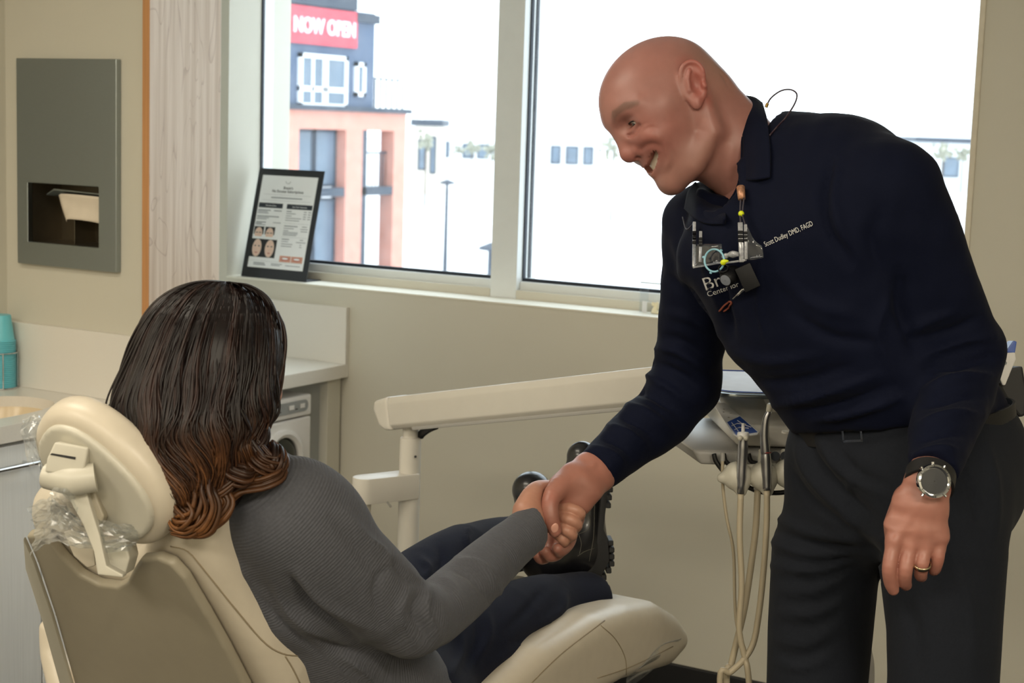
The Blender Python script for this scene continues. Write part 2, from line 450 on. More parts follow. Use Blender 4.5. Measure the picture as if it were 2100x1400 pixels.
def struct(name, data, m, label=None, **k):
    o = obj(name, data, m, **k); o['kind'] = 'structure'
    if label: o['label'] = label
    return o
struct('floor', box2((-5, -2.3, -0.1), (1.8, 3.9, 0)), m_floor, 'dark carpet floor of the treatment room')
ceil = struct('ceiling', box2((-5, -2.3, 2.7), (1.8, 4.2, 2.8)), m_ceil)
m_lamp = mat('lamp_housing', (235, 235, 230), 0.5)
for (lx, ly) in TROFFERS:
    ring = join(box2((lx-.6, ly-.3, 2.66), (lx-.56, ly+.3, 2.70)), box2((lx+.56, ly-.3, 2.66), (lx+.6, ly+.3, 2.70)),
                box2((lx-.56, ly-.3, 2.66), (lx+.56, ly-.26, 2.70)), box2((lx-.56, ly+.26, 2.66), (lx+.56, ly+.3, 2.70)))
    obj('light_frame', ring, m_lamp, ceil)
struct('wall_back', join(box2((-5, YW, 0), (1.8, 4.2, ZS)), box2((-5, YW, ZT), (1.8, 4.2, 2.7)),
       box2((-5, YW, ZS), (XJ, 4.2, ZT)), box2((XR, YW, ZS), (1.8, 4.2, ZT))), m_wall, 'beige painted wall around the wide window')
struct('wall_right', box2((1.7, -2.3, 0), (1.8, 3.9, 2.7)), m_wall)
struct('wall_front', box2((-5, -2.4, 0), (1.8, -2.3, 2.7)), m_wall)
struct('wall_left', box2((-5, -2.3, 0), (-3.31, YD, 2.7)), m_wall, 'beige wall edge beside the turquoise cups')
DL, DR, DB, DT = -3.252, -2.904, 1.178, 1.703            # towel dispenser cover
OL, OR_, OB, OT = -3.217, -2.960, 1.232, 1.392           # its opening
PE = 3.243
struct('wall_partition', join(box2((-5, YD, 0), (OL, PE, 2.7)), box2((OR_, YD, 0), (-2.821, PE, 2.7)),
       box2((OL, YD, 0), (OR_, PE, OB)), box2((OL, YD, OT), (OR_, PE, 2.7)), box2((OL, YD+.11, OB), (OR_, PE, OT))), m_wall,
       'short beige partition wall carrying the towel dispenser')
# maple end panel
def wood_mat():
    m = mat('maple_veneer', (222, 196, 172), 0.45, var=0.05, scale=4, stretch=(14, 14, 1.2))
    nt = m.node_tree; N = nt.nodes; L = nt.links; b = N['Principled BSDF']
    tc = N.new('ShaderNodeTexCoord'); mp = N.new('ShaderNodeMapping'); mp.inputs['Scale'].default_value = (70, 70, 1.6); L.new(tc.outputs['Object'], mp.inputs[0])
    n = N.new('ShaderNodeTexNoise'); n.inputs['Scale'].default_value = 1.0; n.inputs['Detail'].default_value = 5; L.new(mp.outputs[0], n.inputs[0])
    r = N.new('ShaderNodeValToRGB'); r.color_ramp.elements[0].color = lin((204, 182, 160)); r.color_ramp.elements[1].color = lin((226, 208, 190))
    r.color_ramp.elements[0].position = .35; r.color_ramp.elements[1].position = .60; L.new(n.outputs[0], r.inputs[0])
    m2 = N.new('ShaderNodeMapping'); m2.inputs['Scale'].default_value = (5, 5, 1.1); m2.inputs['Location'].default_value = (.3, .2, .1); L.new(tc.outputs['Object'], m2.inputs[0])
    n2 = N.new('ShaderNodeTexNoise'); n2.inputs['Scale'].default_value = 1.6; n2.inputs['Detail'].default_value = 2; n2.inputs['Distortion'].default_value = 1.2; L.new(m2.outputs[0], n2.inputs[0])
    mu = N.new('ShaderNodeMath'); mu.operation = 'MULTIPLY'; mu.inputs[1].default_value = 9.0; L.new(n2.outputs[0], mu.inputs[0])
    fr = N.new('ShaderNodeMath'); fr.operation = 'FRACT'; L.new(mu.outputs[0], fr.inputs[0])
    r2 = N.new('ShaderNodeValToRGB'); r2.color_ramp.elements[0].color = lin((168, 136, 112)); r2.color_ramp.elements[0].position = 0.0
    r2.color_ramp.elements[1].color = (1, 1, 1, 1); r2.color_ramp.elements[1].position = .10; L.new(fr.outputs[0], r2.inputs[0])
    mx = N.new('ShaderNodeMix'); mx.data_type = 'RGBA'; mx.blend_type = 'MULTIPLY'; mx.inputs['Factor'].default_value = 0.40
    L.new(r.outputs[0], mx.inputs[6]); L.new(r2.outputs[0], mx.inputs[7]); L.new(mx.outputs[2], b.inputs['Base Color'])
    return m
m_wood = wood_mat()
m_wedge = mat('maple_edge', (196, 142, 92), 0.5, var=0.1, scale=6, stretch=(20, 20, 1))
tr = struct('trim_1', bbox((-2.821, YD-.012, 0), (-2.800, PE+.006, 2.7), 0.0015), m_wood, 'pale knotty maple end panel on the partition wall', origin=(-2.81, 3.1, 0))
obj('edge_band', box2((-2.8215, YD-.0135, 0), (-2.7995, YD-.0120, 2.7)), m_wedge, tr)

# window
wn = bpy.data.objects.new('window_1', None); COL.objects.link(wn); wn.location = (XJ, YG, ZS); ORG['window_1'] = A(XJ, YG, ZS)
tag(wn, 'wide white framed window looking out on bright ground', None, None, 'structure')
fy0, fy1 = YG-.03, YG+.05
XM0, XM1 = -2.437, -2.350
mull = obj('mullion', bbox((XM0, YG-.05, ZS), (XM1, YG+.06, ZT), 0.003), m_frame, wn)
obj('gasket', box2((XM1-.001, YG-.018, ZS+.058), (XM1+.004, YG-.004, ZT)), m_gasket, mull)
obj('gasket', box2((XM1-.001, YG+.014, ZS+.058), (XM1+.004, YG+.026, ZT)), m_gasket, mull)
for a, b in ((XJ, XM0), (XM1, XR)):
    rail = obj('bottom_rail', bbox((a, fy0, ZS), (b, fy1, ZS+.05), 0.003), m_frame, wn)
    obj('rail_step', bbox((a, fy0-.02, ZS), (b, fy0, ZS+.026), 0.002), m_wall, rail)
    obj('gasket', box2((a, YG-.016, ZS+.05), (b, YG-.003, ZS+.059)), m_gasket, rail)
    obj('top_rail', bbox((a, fy0, ZT-.05), (b, fy1, ZT), 0.003), m_frame, wn)
    obj('pane', box2((a+.002, YG-.002, ZS+.045), (b-.002, YG+.002, ZT-.04)), m_glass, wn)
st = obj('side_frame', bbox((XJ, YG+.004, ZS), (XJ+.004, fy1, ZT), 0.001), m_frame, wn)
obj('gasket', box2((XJ, YG-.006, ZS), (XJ+.005, YG+.004, ZT)), m_gasket, wn)
st = obj('side_frame', bbox((XR-.010, fy0, ZS), (XR, fy1, ZT), 0.002), m_frame, wn)
struct('trim_2', box2((XJ, YW-.002, ZS-.003), (XR+.004, YG-.05, ZS+.001)), mat('sill_paint', (232, 228, 214), 0.6, var=.02), 'pale painted window sill')
struct('trim_3', bbox((XR-.003, YW-.004, ZS), (XR+.012, YW+.01, ZT), 0.003), mat('corner_bead', (214, 206, 188), .5), 'pale corner bead on the right edge of the window opening')
struct('baseboard_back', bbox((-2.86, YW-.012, 0), (1.7, YW, .15), 0.004), m_base)

# ------------------------------------------------------------------ paper towel dispenser
def plate_hole(lo, hi, hlo, hhi, y0, y1):
    o = [(lo[0], lo[1]), (hi[0], lo[1]), (hi[0], hi[1]), (lo[0], hi[1])]; i = [(hlo[0], hlo[1]), (hhi[0], hlo[1]), (hhi[0], hhi[1]), (hlo[0], hhi[1])]
    V = [(p[0], y0, p[1]) for p in o]+[(p[0], y0, p[1]) for p in i]+[(p[0], y1, p[1]) for p in o]+[(p[0], y1, p[1]) for p in i]
    Fc = []
    for k in range(4):
        j = (k+1) % 4; Fc += [(k, j, 4+j, 4+k), (8+k, 12+k, 12+j, 8+j), (k, 8+k, 8+j, j), (4+k, 4+j, 12+j, 12+k)]
    return V, Fc
td = thing('paper_towel_dispenser', 'recessed stainless steel paper towel dispenser on the beige partition', 'dispenser', (-3.08, YD, DB))
obj('cover', bevel(plate_hole((DL, DB), (DR, DT), (OL+.004, OB+.004), (OR_-.004, OT-.004), YD-.018, YD-.0005), .0015, 1), m_steel, td)
m_steel2 = mat('inner_steel', (120, 112, 98), 0.35, 0.9)
obj('recess_box', join(box2((OL, YD, OB), (OL+.003, YD+.105, OT)), box2((OR_-.003, YD, OB), (OR_, YD+.105, OT)), box2((OL, YD, OB), (OR_, YD+.105, OB+.003)),
    box2((OL, YD+.102, OB), (OR_, YD+.105, OT)), box2((OL+.12, YD+.03, OB), (OL+.123, YD+.102, OT-.06))), m_steel2, td)
obj('towel_tray', bevel(prism([(OL+.04, YD+.012, OT-.036), (OL+.075, YD+.004, OT-.02), (OR_-.003, YD+.004, OT-.026), (OR_-.003, YD+.05, OT-.03), (OL+.05, YD+.05, OT-.04)], (0, 0, .004)), .001, 1), m_steel, td)
G = patch([[(OL+.075+.045*u, YD+.02, OT-.03), (OL+.13+.04*u, YD+.006, OT-.028), (OR_-.03, YD+.004, OT-.030), (OR_-.006, YD+.012, OT-.034)] if v == 0 else
           [(OL+.094, YD+.016-.004*v, OT-.03-.03*v), (OL+.14, YD+.004+.006*v, OT-.03-.028*v), (OR_-.05, YD+.002+.01*v, OT-.03-.032*v), (OR_-.006, YD+.01, OT-.034-.03*v)] if v == 1 else
           [(OL+.112, YD+.012, OT-.100), (OL+.128, YD+.004, OT-.092), (OR_-.06, YD+.008, OT-.094), (OR_-.006, YD+.01, OT-.100)] for v, u in ((0, 0), (1, 0), (2, 0))], 10, 14)
obj('paper_towel', sheet(G, 0.0012), mat('paper_towel', (226, 214, 196), 0.95, var=.04, bump=.3, bscale=300), td, smooth=True)

# ------------------------------------------------------------------ sink worktop, cabinet
XL = -3.305
ct = thing('sink_worktop', 'white quartz worktop with beige oval sink under the dispenser', 'worktop', (-3.08, 2.3, ZC-.04))
sc = A(-3.075, 2.615); sa, sb = 0.140, 0.275
def ring_top(z):
    n = 64; V = []
    for k in range(n):
        a = 2*math.pi*k/n; c, s_ = math.cos(a), math.sin(a)
        e = 2/2.6; V.append((sc[0]+sa*np.sign(c)*abs(c)**e, sc[1]+sb*np.sign(s_)*abs(s_)**e, z))
    for k in range(n):
        a = 2*math.pi*k/n; c, s_ = math.cos(a), math.sin(a); m_ = max(abs(c), abs(s_)); c /= m_; s_ /= m_
        x = (XL+XF)/2+(XF-XL)/2*c; y = (1.3+YD)/2+(YD-1.3)/2*s_; V.append((x, y, z))
    return V
n = 64
Vt = ring_top(ZC); Vb = ring_top(ZC-.04)
Ft = [(k, n+k, n+(k+1) % n, (k+1) % n) for k in range(n)]
Fs = [(n+k, 3*n+k, 3*n+(k+1) % n, n+(k+1) % n) for k in range(n)]+[(2*n+k, k, (k+1) % n, 2*n+(k+1) % n) for k in range(n)]
Fb = [(2*n+(k+1) % n, 3*n+(k+1) % n, 3*n+k, 2*n+k) for k in range(n)]
obj('slab', (Vt+Vb, Ft+Fs+Fb), m_quartz, ct, auto=40)
prof = []
for (q, z) in ((1.012, ZC-.02), (0.985, ZC-.035), (0.95, ZC-.08), (0.86, ZC-.13), (0.55, ZC-.155), (0.05, ZC-.16)):
    prof += [(sc[0]+(x-sc[0])*q, sc[1]+(y-sc[1])*q, z) for x, y, _ in ring_top(0)[:64]]
basin = obj('sink_basin', (prof, [(i*n+k, i*n+(k+1) % n, (i+1)*n+(k+1) % n, (i+1)*n+k) for i in range(5) for k in range(n)]), mat('beige_basin', (222, 203, 170), 0.25, var=.02), ct, smooth=True)
obj('backsplash', bbox((XL, YD-.018, ZC), (XF+.03, YD, 1.0224), .0015), m_quartz, ct)
obj('side_splash', bbox((XL, 1.3, ZC), (XL+.018, YD-.018, 1.0224), .0015), m_quartz, ct)
m_lam = mat('grey_white_laminate', (232, 234, 234), 0.45, var=.05, scale=9, stretch=(30, 30, .6))
cb = thing('base_cabinet', 'grey-white laminate base cabinet under the sink worktop', 'cabinet', (-3.08, 2.2, 0))
obj('carcass', join(box2((XL, 1.3, .1), (XF-.035, YD, ZC-.18)), box2((XL, 1.3, 0), (XF-.09, YD, .1)), box2((XF-.045, 1.3, ZC-.18), (XF-.035, YD, ZC-.04))), m_lam, cb)
for y0, y1 in ((1.3, 2.10), (2.103, 2.70), (2.703, YD)):
    dr = obj('door', bbox((XF-.034, y0, .11), (XF-.014, y1-.003, ZC-.052), .0015), m_lam, cb)
    hy = (2.50, 2.664) if y0 < 2.2 and y0 > 2 else (y0+.06, y0+.22)
    if y0 < 2.5:
        obj('handle', join(tube([(XF+.016, hy[0], .757), (XF+.016, hy[1], .757)], .006, 12), cyl((XF-.014, hy[0]+.02, .757), (XF+.016, hy[0]+.02, .757), .004, 8),
            cyl((XF-.014, hy[1]-.02, .757), (XF+.016, hy[1]-.02, .757), .004, 8)), m_chrome, dr, auto=40)

# niche worktop by the window
nw = thing('niche_worktop', 'white quartz worktop with backsplash below the window corner', 'worktop', (-3.1, 3.57, ZC-.04))
obj('slab', bbox((-3.6, PE+.006, ZC-.04), (XF, YW, ZC), .002), m_quartz, nw)
obj('backsplash', bbox((-3.6, YW-.016, ZC), (XF-.001, YW, 1.0224), .0015), m_quartz, nw)
fp = thing('filler_panel', 'beige filler panel closing the niche under the worktop', 'panel', (XF-.02, 3.86, 0))
obj('face_board', bbox((XF-.05, 3.825, 0), (XF-.02, 3.888, ZC-.041), .002), m_wall, fp)
obj('side_board', box2((-3.4, 3.86, 0), (XF-.05, 3.888, ZC-.041)), m_wall, fp)

# appliance under the niche worktop
m_appl = mat('white_enamel', (226, 224, 222), 0.35, var=.02)
m_applg = mat('grey_control_plastic', (150, 153, 153), 0.45)
ap = thing('washing_appliance', 'small white front-loading appliance under the niche worktop', 'appliance', (-3.1, 3.52, 0))
ax0, ay0, ay1, az = -2.872, 3.29, 3.742, 0.782
obj('body', bbox((ax0-.4, ay0, .0), (ax0, ay1, .716), .006), m_appl, ap)
top = obj('control_panel', bbox((ax0-.4, ay0, .720), (ax0+.002, ay1, az), .008), m_appl, ap)
c0 = A(ax0+.0025, 3.645, .752)
obj('button_strip', prism([c0+A(0, p[0], p[1]) for p in rrect(.155, .034, .016)], (.002, 0, 0)), m_applg, top)
for yy, w_ in ((3.645, .022), (3.695, .02)):
    obj('button', bbox((ax0+.0045, yy-w_/2, .746), (ax0+.0065, yy+w_/2, .759), .001), m_appl, top)
for yy in (3.592, 3.668): obj('indicator', box2((ax0+.0045, yy-.005, .744), (ax0+.0052, yy+.005, .747)), m_base, top)
pc = onX(577, 945, ax0)
dr = obj('porthole_ring', lathe([(.090, 0), (.090, .012), (.078, .016), (.068, .010), (.068, 0)], (ax0, pc[1], pc[2]), (1, 0, 0), 40), m_appl, ap, auto=40)
obj('porthole_glass', lathe([(.069, .002), (.05, .012), (.02, .017), (.0005, .018)], (ax0, pc[1], pc[2]), (1, 0, 0), 40), mat('dark_glass', (30, 34, 30), 0.08, var=.5, scale=20), dr, smooth=True)

# ------------------------------------------------------------------ cups in their holder
m_cup = mat('turquoise_plastic', (110, 200, 215), 0.35, var=.02)
cy = 2.938
cbase = onY(2, 790, cy)
ch = thing('cup_holder', 'thin chrome wire holder around the turquoise cup stack', 'holder', (cbase[0], cy, ZC))
ringp = lambda r, z: [(cbase[0]+r*math.cos(t), cy+r*math.sin(t), z) for t in np.linspace(0, 2*math.pi, 33)]
hb = cbase[2]-.004
for nm, r, z in (('wire_ring', .0415, hb), ('wire_ring', .0415, hb+.092), ('foot_ring', .0415, ZC+.002)):
    obj(nm, tube(ringp(r, z), .0016, 6), m_chrome, ch, smooth=True)
for t in (-.6, .9, 2.4, 3.9):
    obj('upright', tube([(cbase[0]+.0415*math.cos(t), cy+.0415*math.sin(t), ZC+.001), (cbase[0]+.0415*math.cos(t), cy+.0415*math.sin(t), hb+.092)], .0015, 6), m_chrome, ch)
obj('base_plate', lathe([(.0005, 0), (.041, 0), (.041, .002), (.0005, .002)], (cbase[0], cy, hb-.0005), n=24), m_chrome, ch)
cup_prof = [(.0382, 0), (.0388, .0011), (.0382, .0022), (.0352, .0028), (.0345, .010), (.034, .0105), (.0268, .064), (.0258, .068), (.0005, .068), (.0005, .0665), (.025, .0665), (.033, .010), (.0345, .0005), (.0382, 0)]
first = None
NC = 24
ORD = ['second', 'third', 'fourth', 'fifth', 'sixth', 'seventh', 'eighth', 'ninth', 'tenth', 'eleventh', 'twelfth']
for k in range(NC):
    z = hb+.002+.0052*k
    if first is None:
        first = obj('plastic_cup', lathe(cup_prof, (0, 0, 0), n=28), m_cup, origin=(0, 0, 0), auto=35); o = first
    else:
        o = first.copy(); COL.objects.link(o)
    o.location = (cbase[0], cy, z)
    tag(o, 'upside-down turquoise plastic cup on top of the stack by the sink' if k == NC-1 else ('lowest turquoise plastic cup at the foot of the stack by the sink' if k == 0 else 'turquoise cup rim, %s from the bottom of the stack by the sink' % ORD[k-1] if k < 12 else 'turquoise cup rim, %s from the top of the stack by the sink' % ORD[NC-2-k]), 'cup', 'stacked turquoise cups')

# ------------------------------------------------------------------ sign on the sill
m_black = mat('matt_black_metal', (28, 31, 38), 0.5, var=.03)
m_paper = mat('printed_paper', (246, 249, 253), 0.6, var=.01)
m_ink = mat('dark_print', (48, 54, 64), 0.7); m_grey = mat('grey_print', (150, 156, 164), 0.7)
bl = onZ(491, 567, ZS); br = onZ(631, 579, ZS); yb = (bl[1]+br[1])/2; bl = A(bl[0], yb, ZS); w = br[0]-bl[0]
tl = onY(525, 344, yb+.085); up = A(0, .085, tl[2]-ZS); H = np.linalg.norm(up); up /= H; ux = A(1, 0, 0); nz_ = np.cross(ux, up)
sg = thing('sign_stand', 'black sign stand with a printed subscription sheet on the window sill', 'sign', bl+A(w/2, 0, 0))
def onsign(u, v, e=0.0): return bl+ux*u*w+up*(1-v)*H+nz_*e
obj('plate', bevel(prism([onsign(0, 1, -.0015), onsign(1, 1, -.0015), onsign(1, 0, -.0015), onsign(0, 0, -.0015)], nz_*.003), .0004, 1), m_black, sg)
obj('foot', bbox((bl[0], yb-.001, ZS+.0012), (bl[0]+w, yb+.075, ZS+.004), .0006, 1), m_black, sg)
pu0, pu1, pv0, pv1 = .075, .925, .062, .905
def onp(u, v, e): return onsign(pu0+(pu1-pu0)*u, pv0+(pv1-pv0)*v, e)
pp = obj('printed_sheet', prism([onp(0, 1, .0016), onp(1, 1, .0016), onp(1, 0, .0016), onp(0, 0, .0016)], nz_*.0004), m_paper, sg)
PWd, PHt = w*(pu1-pu0), H*(pv1-pv0)
def prect(u0, v0, u1, v1, e=.0021): return prism([onp(u0, v1, e), onp(u1, v1, e), onp(u1, v0, e), onp(u0, v0, e)], nz_*.0002)
def ptext(s, u, v, size, al='CENTER', bold=0.0): return text_mesh(s, size*PHt, onp(u, v, .0021), ux, up, nz_, .0001, al, bold=bold)
obj('title_lettering', join(ptext("Branin's", .5, .142, .040, bold=.0002), ptext('No Excuses Subscriptions', .5, .180, .040, bold=.0002)), m_ink, pp)
obj('logo_ring', tube([onp(.48+.045*math.cos(t), .052+.030*math.sin(t), .0021) for t in np.linspace(.2, math.pi-.2, 12)], .0008, 5), m_grey, pp)
obj('header_bar', prect(.02, .300, .455, .352), m_ink, pp); obj('header_bar', prect(.53, .300, .985, .352), m_ink, pp)
for hs_, hu_ in (('Subscribe & Save', .24), ('One-Time Treatments', .76)):
    obj('header_lettering', text_mesh(hs_, .021*PHt, onp(hu_, .334, .0024), ux, up, nz_, .0001, 'CENTER'), m_paper, pp)
bars = [prect(.07, .205, .93, .2065), prect(.07, .268, .93, .2695), prect(.22, .233, .78, .244), prect(.52, .505, .98, .5065), prect(.52, .652, .98, .6535), prect(.04, .925, .98, .9265)]
rb = random.Random(3)
for (u0, u1, v, k) in ((.02, .25, .375, 1), (.02, .2, .392, 0), (.02, .22, .407, 0), (.31, .45, .375, 1), (.02, .42, .44, 1), (.02, .24, .457, 0), (.02, .2, .472, 0), (.02, .2, .505, 1), (.02, .13, .520, 1),
    (.02, .2, .535, 0), (.33, .47, .505, 0), (.54, .63, .372, 1), (.54, .71, .397, 0), (.54, .64, .422, 0), (.54, .82, .446, 0), (.54, .79, .47, 0), (.54, .78, .53, 1), (.54, .72, .556, 0), (.54, .63, .58, 0),
    (.54, .8, .597, 0), (.54, .8, .612, 0), (.54, .78, .627, 0), (.86, .95, .53, 0), (.84, .97, .556, 0), (.85, .97, .58, 0), (.54, .67, .672, 1), (.54, .66, .698, 0), (.54, .74, .724, 0), (.54, .73, .748, 0),
    (.86, .92, .672, 0), (.80, .97, .698, 0), (.87, .9, .724, 0), (.87, .91, .748, 0), (.1, .3, .945, 1), (.1, .32, .962, 1), (.42, .62, .945, 0), (.42, .58, .96, 0), (.68, .94, .953, 0)):
    bars.append(prect(u0, v, u1, v+(.010 if k else .007)))
for v in (.372, .397, .422, .446):
    for u in (.85, .93): bars.append(prect(u, v, u+.05, v+.008))
obj('text_lines', join(*bars), m_grey, pp, tint=None)['kind'] = 'stuff'
m_dark = mat('photo_dark', (36, 38, 42), .6); m_skinp = mat('photo_skin', (238, 208, 192), .6, var=.08, scale=120); m_skin2 = mat('photo_lip', (202, 130, 118), .6, var=.2, scale=200)
def pell(cu, cv, a, b, e): return prism([onp(cu+a*math.cos(t), cv+b*math.sin(t)*PWd/PHt, e) for t in np.linspace(2*math.pi, 0, 24, endpoint=False)], nz_*.0002)
for (u, v, a, b) in ((.10, .60, .088, .042), (.30, .60, .088, .042), (.115, .79, .115, .098), (.345, .79, .115, .098)):
    ph = obj('photo_print', prect(u-a, v-b, u+a, v+b), m_dark, pp)
    if b < .06:
        obj('portrait', prism([onp(u+.07*math.cos(t), v+.035-max(-.03, .068*math.sin(t)), .0024) for t in np.linspace(0, math.pi*2, 24, endpoint=False)], nz_*.0002), m_skinp, ph)
        for du in (-.03, .03): obj('brow', prect(u+du-.02, v+.020, u+du+.02, v+.028, .0027), m_dark, ph)
    else:
        obj('portrait', pell(u, v, .082, .128, .0024), m_skinp, ph)
        for du in (-.034, .034): obj('eye', pell(u+du, v-.022, .017, .008, .0027), m_dark, ph)
        obj('mouth', pell(u, v+.05, .028, .009, .0027), m_skin2, ph)
for u in (.655, .865):
    ph = obj('photo_print', prect(u-.1, .855, u+.1, .925-.005), mat('photo_lipskin', (214, 158, 138), .6, var=.1, scale=150), pp)
    obj('lips', pell(u, .887, .075, .030, .0024), m_skin2, ph)
    obj('teeth', pell(u, .883, .055, .014, .0027), m_paper, ph)

# acrylic display and tooth model on the sill
m_acr = glassy('clear_acrylic', (0.95, 0.98, 1.0), 0.10, 0.03)
a0 = onZ(1310, 641, ZS); a0[1] = min(a0[1], 3.97)
ad = thing('acrylic_riser', 'clear acrylic riser standing on the window sill', 'riser', (a0[0], a0[1], ZS))
hz = onY(1310, 580, a0[1])[2]
obj('upright', bbox((a0[0], a0[1], ZS+.002), (a0[0]+.004, a0[1]+.05, hz), .001, 1), m_acr, ad)
obj('shelf', bbox((a0[0], a0[1], hz), (a0[0]+.09, a0[1]+.05, hz+.004), .001, 1), mat('acrylic_edge', (205, 215, 220), .2, var=0), ad)
obj('upright', bbox((a0[0]+.086, a0[1], ZS+.002), (a0[0]+.09, a0[1]+.05, hz), .001, 1), m_acr, ad)
obj('name_card', box2((a0[0]+.006, a0[1]+.006, ZS+.002), (a0[0]+.020, a0[1]+.008, ZS+.032)), mat('white_card', (225, 228, 232), .6), ad)
t0 = onZ(1338, 644, ZS+.001)
tm = SDF(A(t0[0]-.04, a0[1]-.03, ZS-.01), A(t0[0]+.05, a0[1]+.05, ZS+.06), .0012)
tc_ = A(t0[0], a0[1]+.008, ZS)
tm.ell(tc_+A(.008, 0, .004), (.022, .014, .004), k=.004).cone(tc_+A(-.003, 0, .010), tc_+A(.004, 0, .030), .008, .004, .004)
for q in range(4): tm.ell(tc_+A(-.008+.004*q, -.004+.002*q, .027-.0035*q*q*.3), (.0035, .004, .006), k=.002)
tmv = tm.mesh()
obj('tooth_model', tmv, mat('ivory_resin', (232, 222, 190), .35, var=.05, scale=200), smooth=True, origin=tc_)
tag(bpy.data.objects['tooth_model'], 'small ivory tooth model under the clear acrylic riser', 'dental model')

# ================================================================== OUTSIDE
ZGR = -4.0
m_snow = mat('bright_dry_ground', (236, 236, 238), 0.9, var=.05, scale=.08)
struct('ground', box2((-400, 4.6, ZGR-.2), (250, 500, ZGR)), m_snow, 'bright open ground outside the window')
XB = -28.6
m_bdark = mat('charcoal_panel', (84, 98, 120), .8, var=.06, scale=2)
m_brick = mat('salmon_brick', (206, 146, 130), .9, var=.10, scale=3)
m_bwhite = mat('white_render', (235, 237, 240), .8, var=.02)
m_bglass = mat('blue_grey_glazing', (100, 116, 132), .25, var=.25, scale=.5)
m_bframe = mat('white_window_frame', (235, 238, 242), .6); m_bdf = mat('dark_window_frame', (52, 62, 76), .6)
def bp(px, py): p = onX(px, py, XB); return p[1], p[2]
def q2(px0, px1, py0, py1):
    """pixel box on the facade -> y and z ranges"""
    a = bp(px0, (py0+py1)/2); b = bp(px1, (py0+py1)/2); c = bp((px0+px1)/2, py0); d = bp((px0+px1)/2, py1)
    return a[0], b[0], d[1], c[1]
bd = thing('office_building', 'dark topped brick building with a red banner beyond the left pane', 'building', (XB-3, bp(585, 300)[0]+3, ZGR))
y0 = bp(584, 200)[0]; yu = bp(767, 150)[0]; y1 = bp(832, 300)[0]; zf = bp(700, 228)[1]; zt = bp(660, 14)[1]
obj('upper_storey', box2((XB-8, y0, zf), (XB, yu, zt)), m_bdark, bd)
obj('parapet', box2((XB-8, y0-.05, zt), (XB+.12, bp(727, 20)[0], zt+.35)), m_bdf, bd)
obj('parapet', box2((XB-8, bp(727, 20)[0], zt-.30), (XB+.12, yu+.1, zt-.05)), m_bdf, bd)
obj('white_wing', box2((XB-8, y0-9, ZGR), (XB-.05, y0, zf+2.5)), m_bwhite, bd)
ya, yb_ = bp(612, 380)[0], bp(708, 380)[0]; yc, yd_ = bp(742, 380)[0], bp(806, 380)[0]
zl = bp(700, 266)[1]
def opening_wall():
    P = [box2((XB-.5, y0, zl), (XB, y1, zf))]
    for a, b in ((y0, ya), (yb_, yc), (yd_, y1)): P.append(box2((XB-.5, a, ZGR), (XB, b, zl)))
    return join(*P)
obj('brick_wall', opening_wall(), m_brick, bd)
obj('floor_edge', box2((XB-.5, y0, zf), (XB+.15, y1+.1, zf+.14)), m_bdf, bd)
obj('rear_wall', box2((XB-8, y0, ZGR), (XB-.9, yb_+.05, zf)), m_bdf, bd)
zm = bp(700, 385)[1]
obj('slab_edge', box2((XB-.4, ya, zm-.25), (XB-.02, yb_, zm)), m_bdf, bd); obj('slab_edge', box2((XB-.4, yc, zm-.25), (XB-.02, yd_, zm)), m_bdf, bd)
for k, zz in enumerate(((zm, zl), (ZGR+1, zm-.3))):
    for i in range(2):
        a = ya+(yb_-ya)*(.02+.49*i); b = a+(yb_-ya)*.46
        f = obj('window', join(box2((XB-.38, a, zz[0]+.1), (XB-.30, a+.07, zz[1])), box2((XB-.38, b-.07, zz[0]+.1), (XB-.30, b, zz[1])), box2((XB-.38, a, zz[1]-.08), (XB-.30, b, zz[1])), box2((XB-.38, a, zz[0]+.02), (XB-.30, b, zz[0]+.1))), m_bdf, bd)
        obj('pane', box2((XB-.36, a+.07, zz[0]+.1), (XB-.33, b-.07, zz[1]-.08)), m_bglass, f)
for t in (0.02, .97):
    yy = yc+(yd_-yc)*t
    obj('column', box2((XB-3.2, yy-.10, ZGR), (XB-2.9, yy+.10, zf)), m_bdf, bd)
obj('column', box2((XB-.8, yc, ZGR), (XB-.02, yc+(yd_-yc)*.16, zl)), m_bdf, bd)
obj('balcony_rail', join(*([box2((XB-.3, yc, zm+1.0), (XB-.25, yd_, zm+1.05))]+[box2((XB-.3, yc+(yd_-yc)*i/9, zm), (XB-.27, yc+(yd_-yc)*i/9+.03, zm+1.0)) for i in range(10)])), m_bdf, bd)
obj('terrace_rail', join(*([box2((XB-.2, yu, zf+1.0), (XB-.15, y1, zf+1.05))]+[box2((XB-.2, yu+(y1-yu)*i/6, zf), (XB-.16, yu+(y1-yu)*i/6+.05, zf+1.0)) for i in range(7)])), m_bdf, bd)
for px0, px1, py0, py1, mids in ((610, 708, 112, 221, (0.27, .5, .56)), (725, 745, 128, 198, ())):
    a, b, c, d = q2(px0, px1, py0, py1); e = .12
    P = [box2((XB, a, c), (XB+.10, a+e, d)), box2((XB, b-e, c), (XB+.10, b, d)), box2((XB, a, c), (XB+.10, b, c+e)), box2((XB, a, d-e), (XB+.10, b, d))]
    for m_ in mids: P.append(box2((XB, a+(b-a)*m_-.05, c), (XB+.09, a+(b-a)*m_+.05, d)))
    if mids: P.append(box2((XB, a, c+(d-c)*.30), (XB+.09, b, c+(d-c)*.30+.14)))
    f = obj('window', join(*P), m_bframe, bd); obj('pane', box2((XB, a+.05, c+.05), (XB+.05, b-.05, d-.05)), m_bglass, f)
a, b, c, d = q2(589, 728, 17, 93)
ban = obj('banner', box2((XB+.02, a, c), (XB+.10, b, d)), mat('red_banner', (206, 78, 90), .7, var=.03), bd)
wv = b-a
